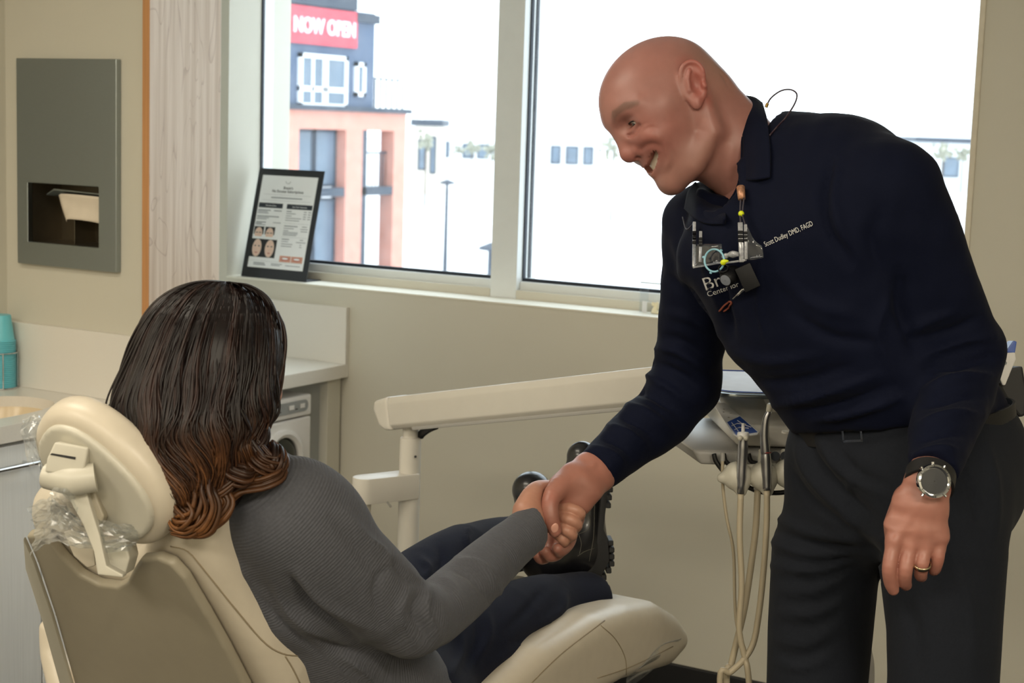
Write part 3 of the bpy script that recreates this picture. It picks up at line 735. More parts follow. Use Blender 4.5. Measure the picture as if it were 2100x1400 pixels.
o = text_mesh('NOW OPEN', .58*(d-c), (XB+.12, (a+b)/2, c+(d-c)*.30), A(0, 1, 0), A(0, 0, 1), A(1, 0, 0), .02, 'CENTER', bold=.012)
vv = np.array(o[0]); mid = (a+b)/2; sx = (wv*.90)/(vv[:, 1].max()-vv[:, 1].min()); vv[:, 1] = mid+(vv[:, 1]-vv[:, 1].mean()*0-(vv[:, 1].max()+vv[:, 1].min())/2)*sx
obj('banner_lettering', (list(vv), o[1]), m_bwhite, ban)
rx = obj('roof_canopy', box2((XB-6, y0-1.9, zt-.5), (XB-.5, y0, zt-.25)), m_bdf, bd)

# far buildings along the horizon
def far_building(name, label, px0, px1, py0, py1, d, m, wins, dep=12):
    a = W(px0, (py0+py1)/2, d); b = W(px1, (py0+py1)/2, d); zt_ = W((px0+px1)/2, py0, d)[2]
    dirv = A(*_R0); L_ = (b-a)@dirv; fw = A(_F[0], _F[1], 0); fw /= np.linalg.norm(fw)
    base = A(a[0], a[1], ZGR); o = thing(name, label, 'building', base+dirv*L_/2)
    axm = np.array([dirv, fw, A(0, 0, 1)])
    def bx_(u0, u1, z0, z1, e0, e1): return box(base+dirv*(u0+u1)/2+fw*(e0+e1)/2+A(0, 0, (z0+z1)/2-ZGR), (abs(u1-u0), abs(e1-e0), abs(z1-z0)), axm)
    obj('wall', bx_(0, L_, ZGR, zt_, 0, dep), m, o)
    obj('roof', bx_(-.3, L_+.3, zt_, zt_+.5, -.4, dep), m_bdf if m is not m_bwhite else m_bwhite, o)
    for (w0, w1, h0, h1) in wins:
        z0 = ZGR+(zt_-ZGR)*h0; z1 = ZGR+(zt_-ZGR)*h1
        f = obj('window', bx_(L_*w0, L_*w1, z0, z1, -.15, 0), m_bdf, o); obj('pane', bx_(L_*w0+.15, L_*w1-.15, z0+.15, z1-.15, -.22, -.12), m_bglass, f)
    return o
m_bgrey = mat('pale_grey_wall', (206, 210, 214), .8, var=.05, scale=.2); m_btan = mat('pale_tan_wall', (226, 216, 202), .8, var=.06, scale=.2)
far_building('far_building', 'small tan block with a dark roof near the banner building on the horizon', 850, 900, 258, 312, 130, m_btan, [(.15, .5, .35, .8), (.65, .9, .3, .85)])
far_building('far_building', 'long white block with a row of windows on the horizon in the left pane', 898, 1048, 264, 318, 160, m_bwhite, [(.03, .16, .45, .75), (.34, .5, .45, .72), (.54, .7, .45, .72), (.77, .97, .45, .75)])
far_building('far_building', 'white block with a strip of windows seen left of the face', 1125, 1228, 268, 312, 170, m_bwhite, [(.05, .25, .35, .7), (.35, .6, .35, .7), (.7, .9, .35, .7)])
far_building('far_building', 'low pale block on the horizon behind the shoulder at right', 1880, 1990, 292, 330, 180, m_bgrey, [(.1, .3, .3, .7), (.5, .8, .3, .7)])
# distant ridge
rid = [(x, 250+14*math.sin(x*.011)+8*math.sin(x*.031+1)) for x in range(780, 2101, 40)]
dr_ = 420
pt = [W(x, y, dr_) for x, y in rid]; pb = [A(p[0], p[1], ZGR) for p in pt]; fw = A(_F[0], _F[1], 0)
V = pt+pb+[p+fw*60+A(0, 0, 2) for p in pt]; k = len(pt)
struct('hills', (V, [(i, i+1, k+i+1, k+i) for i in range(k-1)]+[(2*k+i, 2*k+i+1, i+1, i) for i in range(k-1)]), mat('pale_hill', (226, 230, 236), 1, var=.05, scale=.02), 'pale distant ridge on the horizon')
# trees
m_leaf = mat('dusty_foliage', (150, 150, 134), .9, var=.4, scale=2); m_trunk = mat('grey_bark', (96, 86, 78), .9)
def tree(px, py, d, w_px, h_px, label):
    t = W(px, py, d); h_ = PX(h_px, d)*1.0; r = PX(w_px, d)/2; base = A(t[0], t[1], ZGR)
    o = thing('tree', label, 'tree', base, 'trees on the horizon'); H_ = t[2]-ZGR
    obj('trunk', tube([base, base+A(0, 0, H_)], [r*.14, r*.08], 6), m_trunk, o)
    rs = np.random.RandomState(int(px)); bm = bmesh.new()
    for _ in range(26):
        q = rs.normal(size=3)*A(.5, .5, .42); c = Vector(tuple(t+q*A(r, r, h_/2)*1.0))
        bmesh.ops.create_icosphere(bm, subdivisions=1, radius=r*(.22+.16*rs.rand()), matrix=Matrix.Translation(c)@Matrix.Rotation(rs.rand()*3, 4, 'Z'))
    for v in bm.verts: v.co += Vector(tuple(rs.normal(size=3)*r*.05))
    obj('crown', bm, m_leaf, o)
TR = [(874, 290, 110, 34, 40, 'pale tree beside the small tan block'), (968, 303, 120, 30, 30, 'bushy tree before the long white block, leftmost of three'), (1008, 305, 118, 28, 34, 'rounder tree before the long white block, rightmost of three'),
      (940, 306, 125, 22, 24, 'small shrub-like tree before the long white block between two others'), (1258, 300, 100, 34, 60, 'pale tree just left of the smiling man\'s nose'), (1935, 310, 120, 40, 34, 'pale tree on the horizon right of the man\'s shoulder'), (1975, 316, 120, 30, 30, 'pale tree at the right edge of the window')]
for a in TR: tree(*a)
# lamp posts and cars
def lamp_post(px, py0, d, label):
    t = W(px, py0, d); base = A(t[0], t[1], ZGR); o = thing('street_lamp', label, 'lamp', base)
    obj('pole', tube([base, t], [.09, .06], 8), m_bdf, o)
    obj('lamp_head', lathe([(.02, .18), (.30, .06), (.30, 0), (.02, -.04)], t, n=14), m_bdf, o)
lamp_post(917, 377, 62, 'dark round headed lamp post on the bright ground in the left pane')
lamp_post(1006, 512, 40, 'small lamp post low in the left pane near the mullion')
def car(px, py, d, m, label):
    p = onZ(px, py, ZGR); p = W(px, py, d); base = A(p[0], p[1], ZGR); o = thing('parked_car', label, 'car', base)
    U_ = A(*_R0); prof = [(-2.1, .35), (-2.1, .8), (-1.5, .95), (-.9, 1.45), (.7, 1.45), (1.4, .95), (2.1, .85), (2.1, .35)]
    fw_ = A(_F[0], _F[1], 0)/np.linalg.norm(A(_F[0], _F[1], 0))
    obj('body', prism_bm([base+U_*x+A(0, 0, z) for x, z in prof], fw_*1.7, .08), m, o)
    obj('side_window', prism([base+U_*x+A(0, 0, z)-fw_*.01 for x, z in ((-.85, 1.0), (-.75, 1.35), (.6, 1.35), (1.0, 1.0))], fw_*.02), m_bglass, o)
    for x in (-1.3, 1.3): obj('wheel', lathe([(.02, -.1), (.34, -.1), (.34, .1), (.02, .1)], base+U_*x+A(0, 0, .35), fw_, 16), m_bdf, o)
car(1935, 376, 75, mat('blue_car_paint', (70, 110, 150), .3, coat=.5), 'blue car parked outside right of the man\'s shoulder')

# ================================================================== DENTAL CHAIR
m_vinyl = mat('beige_vinyl', (204, 194, 176), .38, var=.03, scale=40, bump=.06, bscale=350)
m_shell = mat('warm_grey_shell', (158, 150, 132), .45, var=.02)
m_shell2 = mat('pale_grey_plastic', (196, 192, 178), .4, var=.02)
m_film = glassy('clear_film', (.97, .98, .98), .13, .07, .18)
CX = -1.5
chair = thing('dental_chair', 'beige reclining dental chair seen from behind, the woman seated in it', 'chair', (CX, 2.1, 0))
BN = A(0, -.82, -.57); BN /= np.linalg.norm(BN); BP = W(240, 1110, 2.10); BU = A(1, 0, 0); BV = np.cross(BN, BU)*-1
BV = np.cross(BU, BN); BV = BV if BV[2] > 0 else -BV
def onback(px, py): r = ray(px, py); return CAM+r*((BP-CAM)@BN)/(r@BN)
def bk2(L): return [((onback(*p)-BP)@BU, (onback(*p)-BP)@BV) for p in L]
cush = [(42, 1062), (46, 1040), (70, 1031), (104, 1034), (120, 1052), (145, 1095), (180, 1140), (215, 1163), (252, 1166), (272, 1150), (284, 1122), (300, 1100), (335, 1089), (372, 1098), (405, 1128), (440, 1180), (490, 1262), (545, 1345), (590, 1420), (640, 1540), (640, 1640), (150, 1640), (135, 1400), (98, 1250), (62, 1130)]
shell = [(70, 1078), (104, 1076), (118, 1090), (145, 1125), (180, 1160), (215, 1178), (255, 1183), (276, 1172), (290, 1146), (304, 1126), (338, 1122), (368, 1134), (396, 1165), (440, 1240), (480, 1312), (520, 1390), (560, 1500), (560, 1620), (190, 1620), (172, 1400), (128, 1240), (92, 1130)]
c2 = np.array(bk2(cush)); lo3 = np.array([BP+BU*u+BV*v for u, v in c2])
s = SDF(lo3.min(0)-.14, lo3.max(0)+.14, .007)
s.poly(BP-BN*.045, BU, BV, BN, c2, .045, .034)
s.cut((0, 0, .50), (0, 0, -1))
cuv = s.mesh(2)
cu = obj('back_cushion', cuv, m_vinyl, chair, smooth=True)
sp = bk2(shell)
obj('back_shell', prism_bm([BP+BU*u+BV*v+BN*.003 for u, v in sp], BN*.016, .006, 3), m_shell, chair, auto=50)
sideL = bk2([(70, 1078), (92, 1130), (128, 1240), (172, 1400), (190, 1500), (160, 1500), (148, 1400), (108, 1250), (74, 1140)])
obj('shell_edge', prism_bm([BP+BU*u+BV*v+BN*.018 for u, v in sideL], BN*.006, .002), m_shell2, chair, auto=40)
# seam running down the cushion side
BVC = bvh_of(*cuv) if False else None
# seat and leg rest
prof = [(1.72, .70), (1.95, .665), (2.10, .700), (2.26, .725), (2.46, .728), (2.60, .712), (2.72, .690), (2.82, .640), (2.880, .592), (2.872, .556), (2.80, .540), (2.58, .575), (2.30, .585), (2.0, .56), (1.70, .56)]
def seat_at(x0, x1, name, pr, h=.007, rr=.035):
    g = SDF(A(x0-.03, 1.6, .45), A(x1+.03, 2.95, .85), h); g.poly(((x0+x1)/2, 0, 0), A(0, 1, 0), A(0, 0, 1), A(1, 0, 0), pr, (x1-x0)/2, rr); return g
g = seat_at(-1.760, -1.240, 's', prof)
sv0, sf0 = g.mesh(2)
# tapered towards the feet
tp = np.clip((sv0[:, 1]-2.3)/.55, 0, 1); sv0[:, 0] = CX+(sv0[:, 0]-CX)*(1-.05*tp)
seat = obj('seat_cushion', (sv0, sf0), m_vinyl, chair, smooth=True)
BVSeat = None
def seam(pts, r, par, m): return obj('seam', tube(spline(pts, 30), r, 6), m, par, smooth=True)
from mathutils.bvhtree import BVHTree
_bs = BVHTree.FromPolygons([tuple(p) for p in sv0], [tuple(int(i) for i in q) for q in sf0])
_bc = BVHTree.FromPolygons([tuple(p) for p in cuv[0]], [tuple(int(i) for i in q) for q in cuv[1]])
def hit0(b, px, py, lift=0.):
    r_ = ray(px, py); h_, n_, i_, d_ = b.ray_cast(Vector(tuple(CAM)), Vector(tuple(r_)))
    return None if h_ is None else np.array(h_)-r_/np.linalg.norm(r_)*lift
m_seam = mat('seam_thread', (150, 136, 112), .7)
for L_, b_, par in (([(1090, 1400), (1130, 1360), (1170, 1325), (1240, 1272)], _bs, seat), ([(1232, 1282), (1262, 1310), (1282, 1350), (1284, 1395)], _bs, seat), ([(1225, 1390), (1280, 1372), (1330, 1350), (1380, 1325)], _bs, seat),
                    ([(350, 1120), (385, 1130), (420, 1170), (480, 1245), (540, 1315), (580, 1340), (620, 1345)], _bc, cu), ([(585, 1345), (600, 1370), (615, 1400)], _bc, cu)):
    P = [hit0(b_, *q, .0003) for q in spline(np.array(L_, float), 24)]; P = [p for p in P if p is not None]
    if len(P) > 4: obj('seam', tube(np.array(P), .0011, 5), m_seam, par, smooth=True)
# film over the foot end
P = []
for i, y_ in enumerate(np.linspace(2.58, 2.80, 14)):
    row = []
    for j, a in enumerate(np.linspace(0, 1, 14)):
        x_ = -1.240-.013*np.clip((y_-2.3)/.55, 0, 1)-.016; row.append((x_+.020*a+.003*math.sin(9*a+31*y_), y_, .556+a*(.040+.012*math.sin((y_-2.6)*12))+.002*math.sin(40*y_+6*a)))
    P.append(row)
obj('foot_film', sheet(np.array(P), .0006), m_film, chair, smooth=True)
# frame below
obj('under_frame', bevel(join(box2((CX-.14, 1.75, .40), (CX+.14, 2.70, .555))), .02, 2), m_shell2, chair, auto=40)
obj('lift_column', bevel(join(box2((CX-.10, 1.95, .06), (CX+.10, 2.30, .42))), .02, 2), m_shell2, chair, auto=40)
obj('base_plate', bevel(join(box2((CX-.26, 1.55, 0), (CX+.26, 2.55, .06))), .015, 2), m_shell, chair, auto=40)
obj('back_link', prism_bm([(CX-.09, 1.66, .50), (CX-.09, 1.80, .42), (CX-.09, 1.95, .52), (CX-.09, 1.75, .66)], (.18, 0, 0), .01), m_shell, chair, auto=40)
s = SDF(W(60, 1240, 2.55)-.3, W(170, 1480, 2.55)+.3, .008)
s.chain([W(96, 1285, 2.52), W(108, 1340, 2.52), W(135, 1420, 2.50), W(170, 1500, 2.48)], [.013, .020, .026, .028], .01)
obj('armrest', s.mesh(1), m_vinyl, chair, smooth=True)
# headrest
HN = unit0 = None
def uv_(v): v = np.asarray(v, float); return v/np.linalg.norm(v)
cv0 = lambda r, u, t: r*_R+u*_U-t*_F
HC = W(203, 985, 2.0); Hn = uv_(cv0(-.45, -.50, .74)); Hma = cv0(.707, -.707, 0); Hma = uv_(Hma-Hn*(Hma@Hn)); Hmi = np.cross(Hn, Hma)
def oval(a, b, p=2.4, n=40): return [(a*np.sign(math.cos(t))*abs(math.cos(t))**(2/p), b*np.sign(math.sin(t))*abs(math.sin(t))**(2/p)) for t in np.linspace(0, 2*math.pi, n, endpoint=False)]
s = SDF(HC-.17, HC+.17, .004); s.poly(HC-Hn*.022, Hma, Hmi, Hn, oval(.106, .082), .026, .022)
hr = obj('headrest_pad', s.mesh(2), m_vinyl, chair, smooth=True)
s = SDF(HC-.15, HC+.15, .0035); s.poly(HC+Hn*.004, Hma, Hmi, Hn, oval(.088, .064), .007, .005)
obj('headrest_plate', s.mesh(1), m_shell2, chair, smooth=True)
dq = 1.955
def pxprism(L, d, t, m, name, par, bev=.003): return obj(name, prism_bm([W(x, y, d) for x, y in L], -t*np.asarray(_F)*-1, bev, 3), m, par, auto=45)
kb = pxprism([(92, 968), (96, 940), (112, 906), (182, 917), (176, 946), (168, 978)], dq, .05, m_shell2, 'knuckle_block', chair)
obj('slot', prism([W(102, 932, dq-.001), W(106, 929, dq-.001), (W(155, 937, dq-.001)), W(154, 942, dq-.001)], _F*.003), m_base, kb)
obj('pivot', tube([W(96, 975, dq+.02), W(150, 985, dq+.01), W(196, 978, dq+.015)], [.016, .019, .018], 20), m_shell2, chair, auto=40)
ln = pxprism([(128, 990), (172, 992), (186, 1040), (205, 1100), (218, 1160), (252, 1178), (252, 1184), (200, 1178), (192, 1130), (170, 1075), (150, 1040)], dq+.02, .02, m_shell2, 'support_arm', chair)
pxprism([(168, 1010), (190, 998), (214, 1058), (206, 1078), (192, 1072)], dq+.035, .03, m_shell, 'arm_insert', chair)
pxprism([(192, 1118), (258, 1110), (266, 1145), (256, 1180), (214, 1176), (196, 1160)], dq+.06, .05, m_shell2, 'arm_socket', chair)
obj('recess_pad', prism_bm([W(x, y, dq+.09) for x, y in ((128, 1090), (180, 1098), (192, 1122), (196, 1160), (178, 1165), (150, 1140))], _F*.03, .004), m_vinyl, chair, auto=45)
# crumpled clear film around the headrest
rs = np.random.RandomState(4)
def film(ctrl, d0, name, amp=.0045, nr=22, ncl=22):
    G = patch([[W(x, y, d0+dd) for x, y, dd in r] for r in ctrl], nr, ncl); G = G+rs.normal(size=G.shape)*amp*.35
    N_ = np.random.RandomState(9).normal(size=(5, 3)); 
    for k_ in range(5):
        kk = N_[k_]*60; G = G+(-_F)*(amp*np.sin(G@kk+k_))[..., None]*.6
    return obj(name, sheet(G, .0005), m_film, chair, smooth=False)
film([[(60, 1035, .03), (110, 1020, .0), (160, 1060, -.01), (220, 1070, -.01), (275, 1075, .0)], [(70, 1080, .02), (120, 1060, -.01), (170, 1090, -.02), (230, 1095, -.02), (285, 1100, 0)], [(62, 1140, .02), (100, 1110, .0), (160, 1120, -.01), (220, 1130, -.01), (270, 1128, 0)]], 2.0, 'headrest_film')
film([[(48, 862, .0), (70, 850, .0), (100, 860, .0)], [(45, 905, .0), (66, 890, -.01), (80, 890, 0)], [(62, 960, .0), (76, 950, -.01), (90, 960, 0)]], 2.02, 'headrest_film', .004, 14, 12)
film([[(300, 960, .0), (320, 985, .0), (338, 1000, .0)], [(305, 990, -.01), (326, 1010, -.01), (336, 1030, 0)], [(318, 1030, .0), (330, 1040, -.01), (332, 1070, 0)]], 2.03, 'headrest_film', .004, 12, 12)
film([[(112, 1000, .0), (130, 1000, -.01), (150, 1005, .0)], [(108, 1030, .0), (130, 1040, -.012), (160, 1045, 0)], [(100, 1070, .0), (130, 1085, -.01), (160, 1080, 0)]], 1.96, 'headrest_film', .004, 12, 12)

# ================================================================== DELIVERY UNIT
m_unit = mat('warm_white_enamel', (208, 204, 195), .35, var=.015)
m_unit2 = mat('cool_grey_plastic', (164, 162, 158), .45, var=.02)
m_hose = mat('grey_beige_hose', (176, 164, 140), .45, var=.03); m_hoseb = mat('black_hose', (20, 20, 22), .4)
pxy = W(842, 900, 3.55); PXY = A(pxy[0], pxy[1], 0)
du = thing('delivery_unit', 'cream dental delivery unit with long swing arm and instrument console', 'dental unit', PXY)
def zat(px, py, d): return W(px, py, d)[2]
z1 = zat(842, 897, 3.55)
obj('post', lathe([(.0005, 0), (.11, 0), (.11, .03), (.03, .05), (.0235, .06), (.0235, z1-.09), (.0232, z1-.012), (.0225, z1), (.019, z1+.002), (.0005, z1+.003)], PXY, n=36), m_unit, du, auto=35)
obj('post_neck', lathe([(.0005, z1), (.0175, z1), (.0175, z1+.018), (.015, z1+.045), (.0005, z1+.045)], PXY, n=28), m_unit, du, auto=35)
pz = zat(856, 935, 3.53); obj('post_hole', cyl(W(852, 936, 3.535), W(852, 936, 3.52), .0028, 10), m_base, du)
# bracket to the side column
zb0, zb1 = zat(790, 1032, 3.5), zat(790, 978, 3.5)
Bq = W(748, 1000, 3.50); q0 = A(Bq[0], Bq[1], 0); dv = PXY-q0; L_ = np.linalg.norm(dv); dv /= L_; pv = A(-dv[1], dv[0], 0)
out = [q0+dv*(-.027*math.sin(t))+pv*.027*math.cos(t) for t in np.linspace(0, math.pi, 14)]+[q0+dv*(L_+.01)-pv*.027, q0+dv*(L_+.01)+pv*.027]
obj('bracket', prism_bm([p+A(0, 0, zb0) for p in out], (0, 0, zb1-zb0), .003), m_unit, du, auto=40)
obj('side_column', lathe([(.0145, zb0), (.0145, zb0-.035), (.012, zb0-.04), (.015, zb0-.055), (.030, zb0-.085), (.034, zb0-.12), (.034, .35), (.045, .32), (.045, .0), (.0005, 0)], q0, n=28), m_shell2, du, auto=45)
obj('bracket_lever', cyl(W(795, 1030, 3.48), W(801, 1038, 3.46), .003, 8), m_chrome, du)
# swing arm
a0 = W(800, 846, 3.58); a1 = W(1450, 778, 2.93); ad_ = uv_(a1-a0); au = uv_(A(0, 0, 1)-ad_*ad_[2]); an = np.cross(ad_, au)
def arm_pt(t, w_, h_): return a0+ad_*t+an*w_+au*h_
LA = np.linalg.norm(a1-a0)
sec = [(-.034, -.026), (-.034, .020), (-.028, .034), (.028, .034), (.034, .020), (.034, -.026), (.026, -.036), (-.026, -.036)]
obj('arm_cover', prism_bm([arm_pt(.035, w_, h_) for w_, h_ in sec], ad_*(LA-.035), .003), m_unit, du, auto=40)
obj('arm_base_rail', prism_bm([arm_pt(.10, w_, h_) for w_, h_ in ((-.028, -.042), (-.028, -.034), (.028, -.034), (.028, -.042))], ad_*(LA-.12), .002), m_unit2, du, auto=40)
s = SDF(a0-.12, a0+.12, .004)
s.poly(a0+ad_*.0, ad_, au, an, [(.034, .036), (-.012, .030), (-.020, .012), (-.006, -.026), (.014, -.038), (.034, -.038)], .034, .008)
obj('arm_end_cap', s.mesh(1), m_unit, du, smooth=True)
sc_ = W(840, 866, 3.52); obj('screw', cyl(sc_, sc_-ray(840, 866)*.012, .0042, 12), m_unit2, du, auto=40)
obj('cable_sleeve', tube(spline([W(862, 893, 3.55), W(868, 886, 3.54), W(880, 878, 3.52), W(894, 872, 3.50)], 10), .009, 10), m_hoseb, du, smooth=True)
# console
c0 = W(1508, 915, 2.78); fw2 = A(_F[0], _F[1], 0)/np.linalg.norm(A(_F[0], _F[1], 0)); e1 = A(*_R0); CAx = np.array([e1, fw2, A(0, 0, 1)])
def con(u, v, z): return c0+e1*u+fw2*v+A(0, 0, z)
side = [(0, 0, 0), (0, .30, .0), (0, .30, .062), (0, .13, .050), (0, .0, .034)]
body_poly = [con(-.045+.0, .0+.02, 0), con(.30, .02, 0), con(.30, .33, 0), con(-.05, .33, 0)]
bm_ = bevel(([con(.0, .0, .0), con(.33, .0, .0), con(.33, .32, .0), con(-.02, .32, .0), con(.0, .0, .036), con(.33, .0, .036), con(.33, .32, .074), con(-.02, .32, .074)], [(3, 2, 1, 0), (4, 5, 6, 7), (0, 1, 5, 4), (1, 2, 6, 5), (2, 3, 7, 6), (3, 0, 4, 7)]), .012, 4)
cons = obj('console', bm_, m_unit, du, auto=45)
obj('console_tray', bevel(([con(-.06, -.02, -.03), con(.33, -.02, -.03), con(.33, .30, -.03), con(-.12, .30, -.03), con(-.075, -.02, -.004), con(.33, -.02, -.004), con(.33, .30, -.004), con(-.135, .30, -.004)], [(3, 2, 1, 0), (4, 5, 6, 7), (0, 1, 5, 4), (1, 2, 6, 5), (2, 3, 7, 6), (3, 0, 4, 7)]), .008, 3), m_unit2, du, auto=45)
tn = uv_(np.cross(con(.33, 0, .036)-con(0, 0, .036), con(0, .32, .074)-con(0, 0, .036))); tp0 = con(0, 0, .036)
def ontop(px, py, l=.001): r = ray(px, py); return CAM+r*(((tp0-CAM)@tn)/(r@tn))+tn*l
kp = obj('keypad', prism([ontop(*p) for p in ((1466, 836), (1472, 829), (1486, 828), (1556, 888), (1553, 893), (1512, 898), (1504, 893))], tn*.0015), m_appl, du)
obj('keypad_blue', prism([ontop(*p, .0026) for p in ((1491, 869), (1517, 857), (1553, 889), (1513, 895), (1508, 893))], tn*.0008), mat('keypad_blue', (36, 74, 160), .35), kp)
for P_ in (((1500, 877), (1512, 872), (1530, 874)), ((1506, 885), (1516, 880), (1535, 882)), ((1512, 866), (1524, 874), (1540, 880)), ((1500, 870), (1508, 880), (1514, 888))):
    obj('keypad_mark', tube([ontop(*p, .0036) for p in P_], .0007, 5), m_appl, kp)
for p in ((1484, 842), (1483, 848), (1498, 851), (1494, 859)): obj('keypad_dot', cyl(ontop(*p, .002), ontop(*p, .0034), .0018, 8), m_unit2, kp)
obj('status_light', cyl(ontop(1611, 887, .000), ontop(1611, 887, .003), .007, 16), mat('glossy_white', (250, 246, 236), .1, var=0), du)
# tray with paper
ty = W(1500, 806, 2.80)[2]; t0_ = W(1497, 806, 2.80)
def trp(u, v, z=0.): return t0_+e1*u+fw2*v+A(0, 0, z)
RR = rrect(.36, .27, .045, 6)
obj('tray', prism_bm([trp(.145+x, .13+y, -.008) for x, y in RR], (0, 0, .008), .003), m_steel, du, auto=40)
obj('tray_paper', prism([trp(.145+x*.95, .13+y*.95, .0005) for x, y in RR], (0, 0, .0008)), mat('tray_paper', (226, 232, 244), .7), du)
edge = [trp(.145+x*.94, .13+y*.94, .0018) for x, y in RR]; obj('paper_border', tube(edge+[edge[0]], .0016, 5), mat('blue_border', (40, 80, 170), .5), du, smooth=True)
obj('tray_support', box(con(.15, .16, .05), (.16, .14, .10), CAx), m_unit, du)
# holders
DHp = 2.72
def ball_holder(px, py, k_):
    s = SDF(W(px, py, DHp)-.06, W(px, py, DHp)+.06, .003)
    s.ell(W(px, py, DHp), (.025, .024, .025), k=.004); s.cone(W(px-20, py+2, DHp), W(px-32, py+4, DHp-.002), .011, .0085, .006)
    s.cone(W(px+10, py+14, DHp-.005), W(px+8, py+30, DHp-.005), .012, .010, .006)
    return obj('instrument_holder', s.mesh(1), m_shell2, du, smooth=True)
for px, py in ((1512, 976), (1566, 976), (1616, 970)): ball_holder(px, py, 0)
obj('holder_bar', tube([W(1500, 962, DHp+.02), W(1640, 954, DHp+.02)], .007, 12), m_shell2, du, smooth=True)
for px in (1560, 1606): obj('holder_stem', tube([W(px, 960, DHp+.02), W(px+2, 925, DHp+.05)], .006, 10), m_shell2, du)
for L in ([(1464, 930), (1468, 945), (1480, 962), (1486, 968)], [(1484, 930), (1488, 945), (1500, 955), (1514, 958)], [(1535, 930), (1540, 945), (1552, 950)], [(1530, 997), (1560, 1008), (1600, 1010), (1640, 1002)]):
    obj('black_loop', tube(spline([W(x, y, DHp+.03) for x, y in L], 16), .0042, 8), m_hoseb, du, smooth=True)
for px in (1590, 1610): obj('knob', cyl(W(px, 935, DHp+.03), W(px, 935, DHp-.0), .008, 14), m_gasket, du, auto=40)
# instruments: each with its hose
m_inst = mat('satin_steel', (168, 168, 170), .28, .9, var=.04)
def low(p, z): return A(p[0], p[1], z)
def hose(L, d, r, tail):
    P = [W(x, y, d) for x, y in L]; e = P[-1]; P += [e+A(.02, .02, -.22), A(e[0]+tail, e[1]+.12, .10), A(e[0]+tail+.12, e[1]+.28, .03)]
    return tube(spline(P, 60), r, 10)
sy = thing('air_water_syringe', 'steel air and water syringe with twin white buttons in the leftmost holder', 'syringe', W(1519, 1000, DHp-.015))
obj('handle', tube(spline([W(1519, 1012, DHp-.02), W(1521, 960, DHp-.022), W(1523, 925, DHp-.025), W(1524, 905, DHp-.027), W(1524, 893, DHp-.027)], 14), [.006]*2+[.0085]*7+[.0078, .0075, .0078, .008, .006], 16), m_inst, sy, smooth=True)
obj('head', lathe([(.0005, -.006), (.009, -.005), (.0105, 0), (.009, .005), (.0005, .006)], W(1524, 892, DHp-.027), _U, 18), m_appl, sy, smooth=True)
for dx in (-6, 6): obj('button', lathe([(.0045*math.sin(t), -.0045*math.cos(t)) for t in np.linspace(.05, 3.09, 8)], W(1524+dx, 898, DHp-.037), _U, 12), m_shell2, sy, smooth=True)
obj('nozzle', tube([W(1524, 888, DHp-.027), W(1524, 868, DHp-.022)], [.0032, .0026], 10), m_appl, sy, smooth=True)
obj('hose', hose([(1519, 1012), (1517, 1100), (1521, 1200), (1516, 1290), (1528, 1350), (1536, 1400)], DHp-.02, .0052, .05), m_hose, sy, smooth=True)
hp = thing('dental_handpiece', 'slim grey dental handpiece standing tall in the middle holder', 'handpiece', W(1573, 1000, DHp-.015))
obj('barrel', tube(spline([W(1573, 1005, DHp-.02), W(1572, 975, DHp-.02), W(1571, 935, DHp-.022), W(1570, 925, DHp-.022), W(1568, 890, DHp-.025), W(1571, 860, DHp-.028), W(1578, 843, DHp-.03)], 30), list(np.interp(np.linspace(0, 6, 30), [0, 1, 2, 2.2, 3.2, 4.6, 6], [.0065, .0088, .0088, .0080, .0085, .0066, .0045])), 18), m_inst, hp, smooth=True)
obj('head', lathe([(.0005, -.007), (.0048, -.006), (.0052, .005), (.004, .007), (.0005, .0075)], W(1578, 836, DHp-.032), uv_(cv0(.1, .9, .4)), 16), m_shell2, hp, auto=40)
obj('ring', tube([W(1571.5, 928.5, DHp-.022), W(1571.5, 926.5, DHp-.022)], .0086, 16), mat('red_ring', (150, 60, 60), .4), hp)
obj('hose', hose([(1573, 1005), (1572, 1080), (1565, 1180), (1556, 1260), (1545, 1318), (1525, 1352), (1498, 1378), (1476, 1398)], DHp-.02, .0052, -.02), m_hose, hp, smooth=True)
hh = thing('suction_hose', 'beige hose hanging from the holder bar behind the two instruments', 'hose', W(1552, 995, DHp+.01))
obj('tube', hose([(1554, 1000), (1550, 1080), (1540, 1160), (1527, 1245), (1512, 1310), (1500, 1360), (1490, 1400)], DHp+.012, .0056, .01), m_hose, hh, smooth=True)
obj('connector', tube([W(1555, 985, DHp+.012), W(1554, 1004, DHp+.012)], [.008, .007], 12), m_unit2, hh)
h2 = thing('thin_hose', 'thin beige tube leftmost below the instrument console', 'hose', W(1482, 990, DHp+.015))
obj('tube', hose([(1482, 930), (1482, 990), (1490, 1060), (1504, 1130), (1507, 1230), (1512, 1285), (1528, 1335), (1537, 1400)], DHp+.018, .0028, .03), m_hose, h2, smooth=True)
obj('fitting', tube([W(1482, 928, DHp+.018), W(1482, 945, DHp+.018)], .0038, 10), m_unit2, h2)
h3 = thing('floor_hose', 'grey hose hanging in the gap between the man\'s legs', 'hose', W(1782, 1300, 3.0))
P = [W(1740, 960, 3.0), W(1762, 1180, 3.0), W(1780, 1320, 3.0), W(1787, 1400, 3.0)]; e = P[-1]
obj('tube', tube(spline(P+[e+A(.0, 0, -.25), A(e[0]+.05, e[1]+.1, .03)], 50), .0055, 10), m_unit2, h3, smooth=True)
obj('fitting', tube([W(1738, 950, 3.0), W(1742, 975, 3.0)], .008, 12), m_unit2, h3)

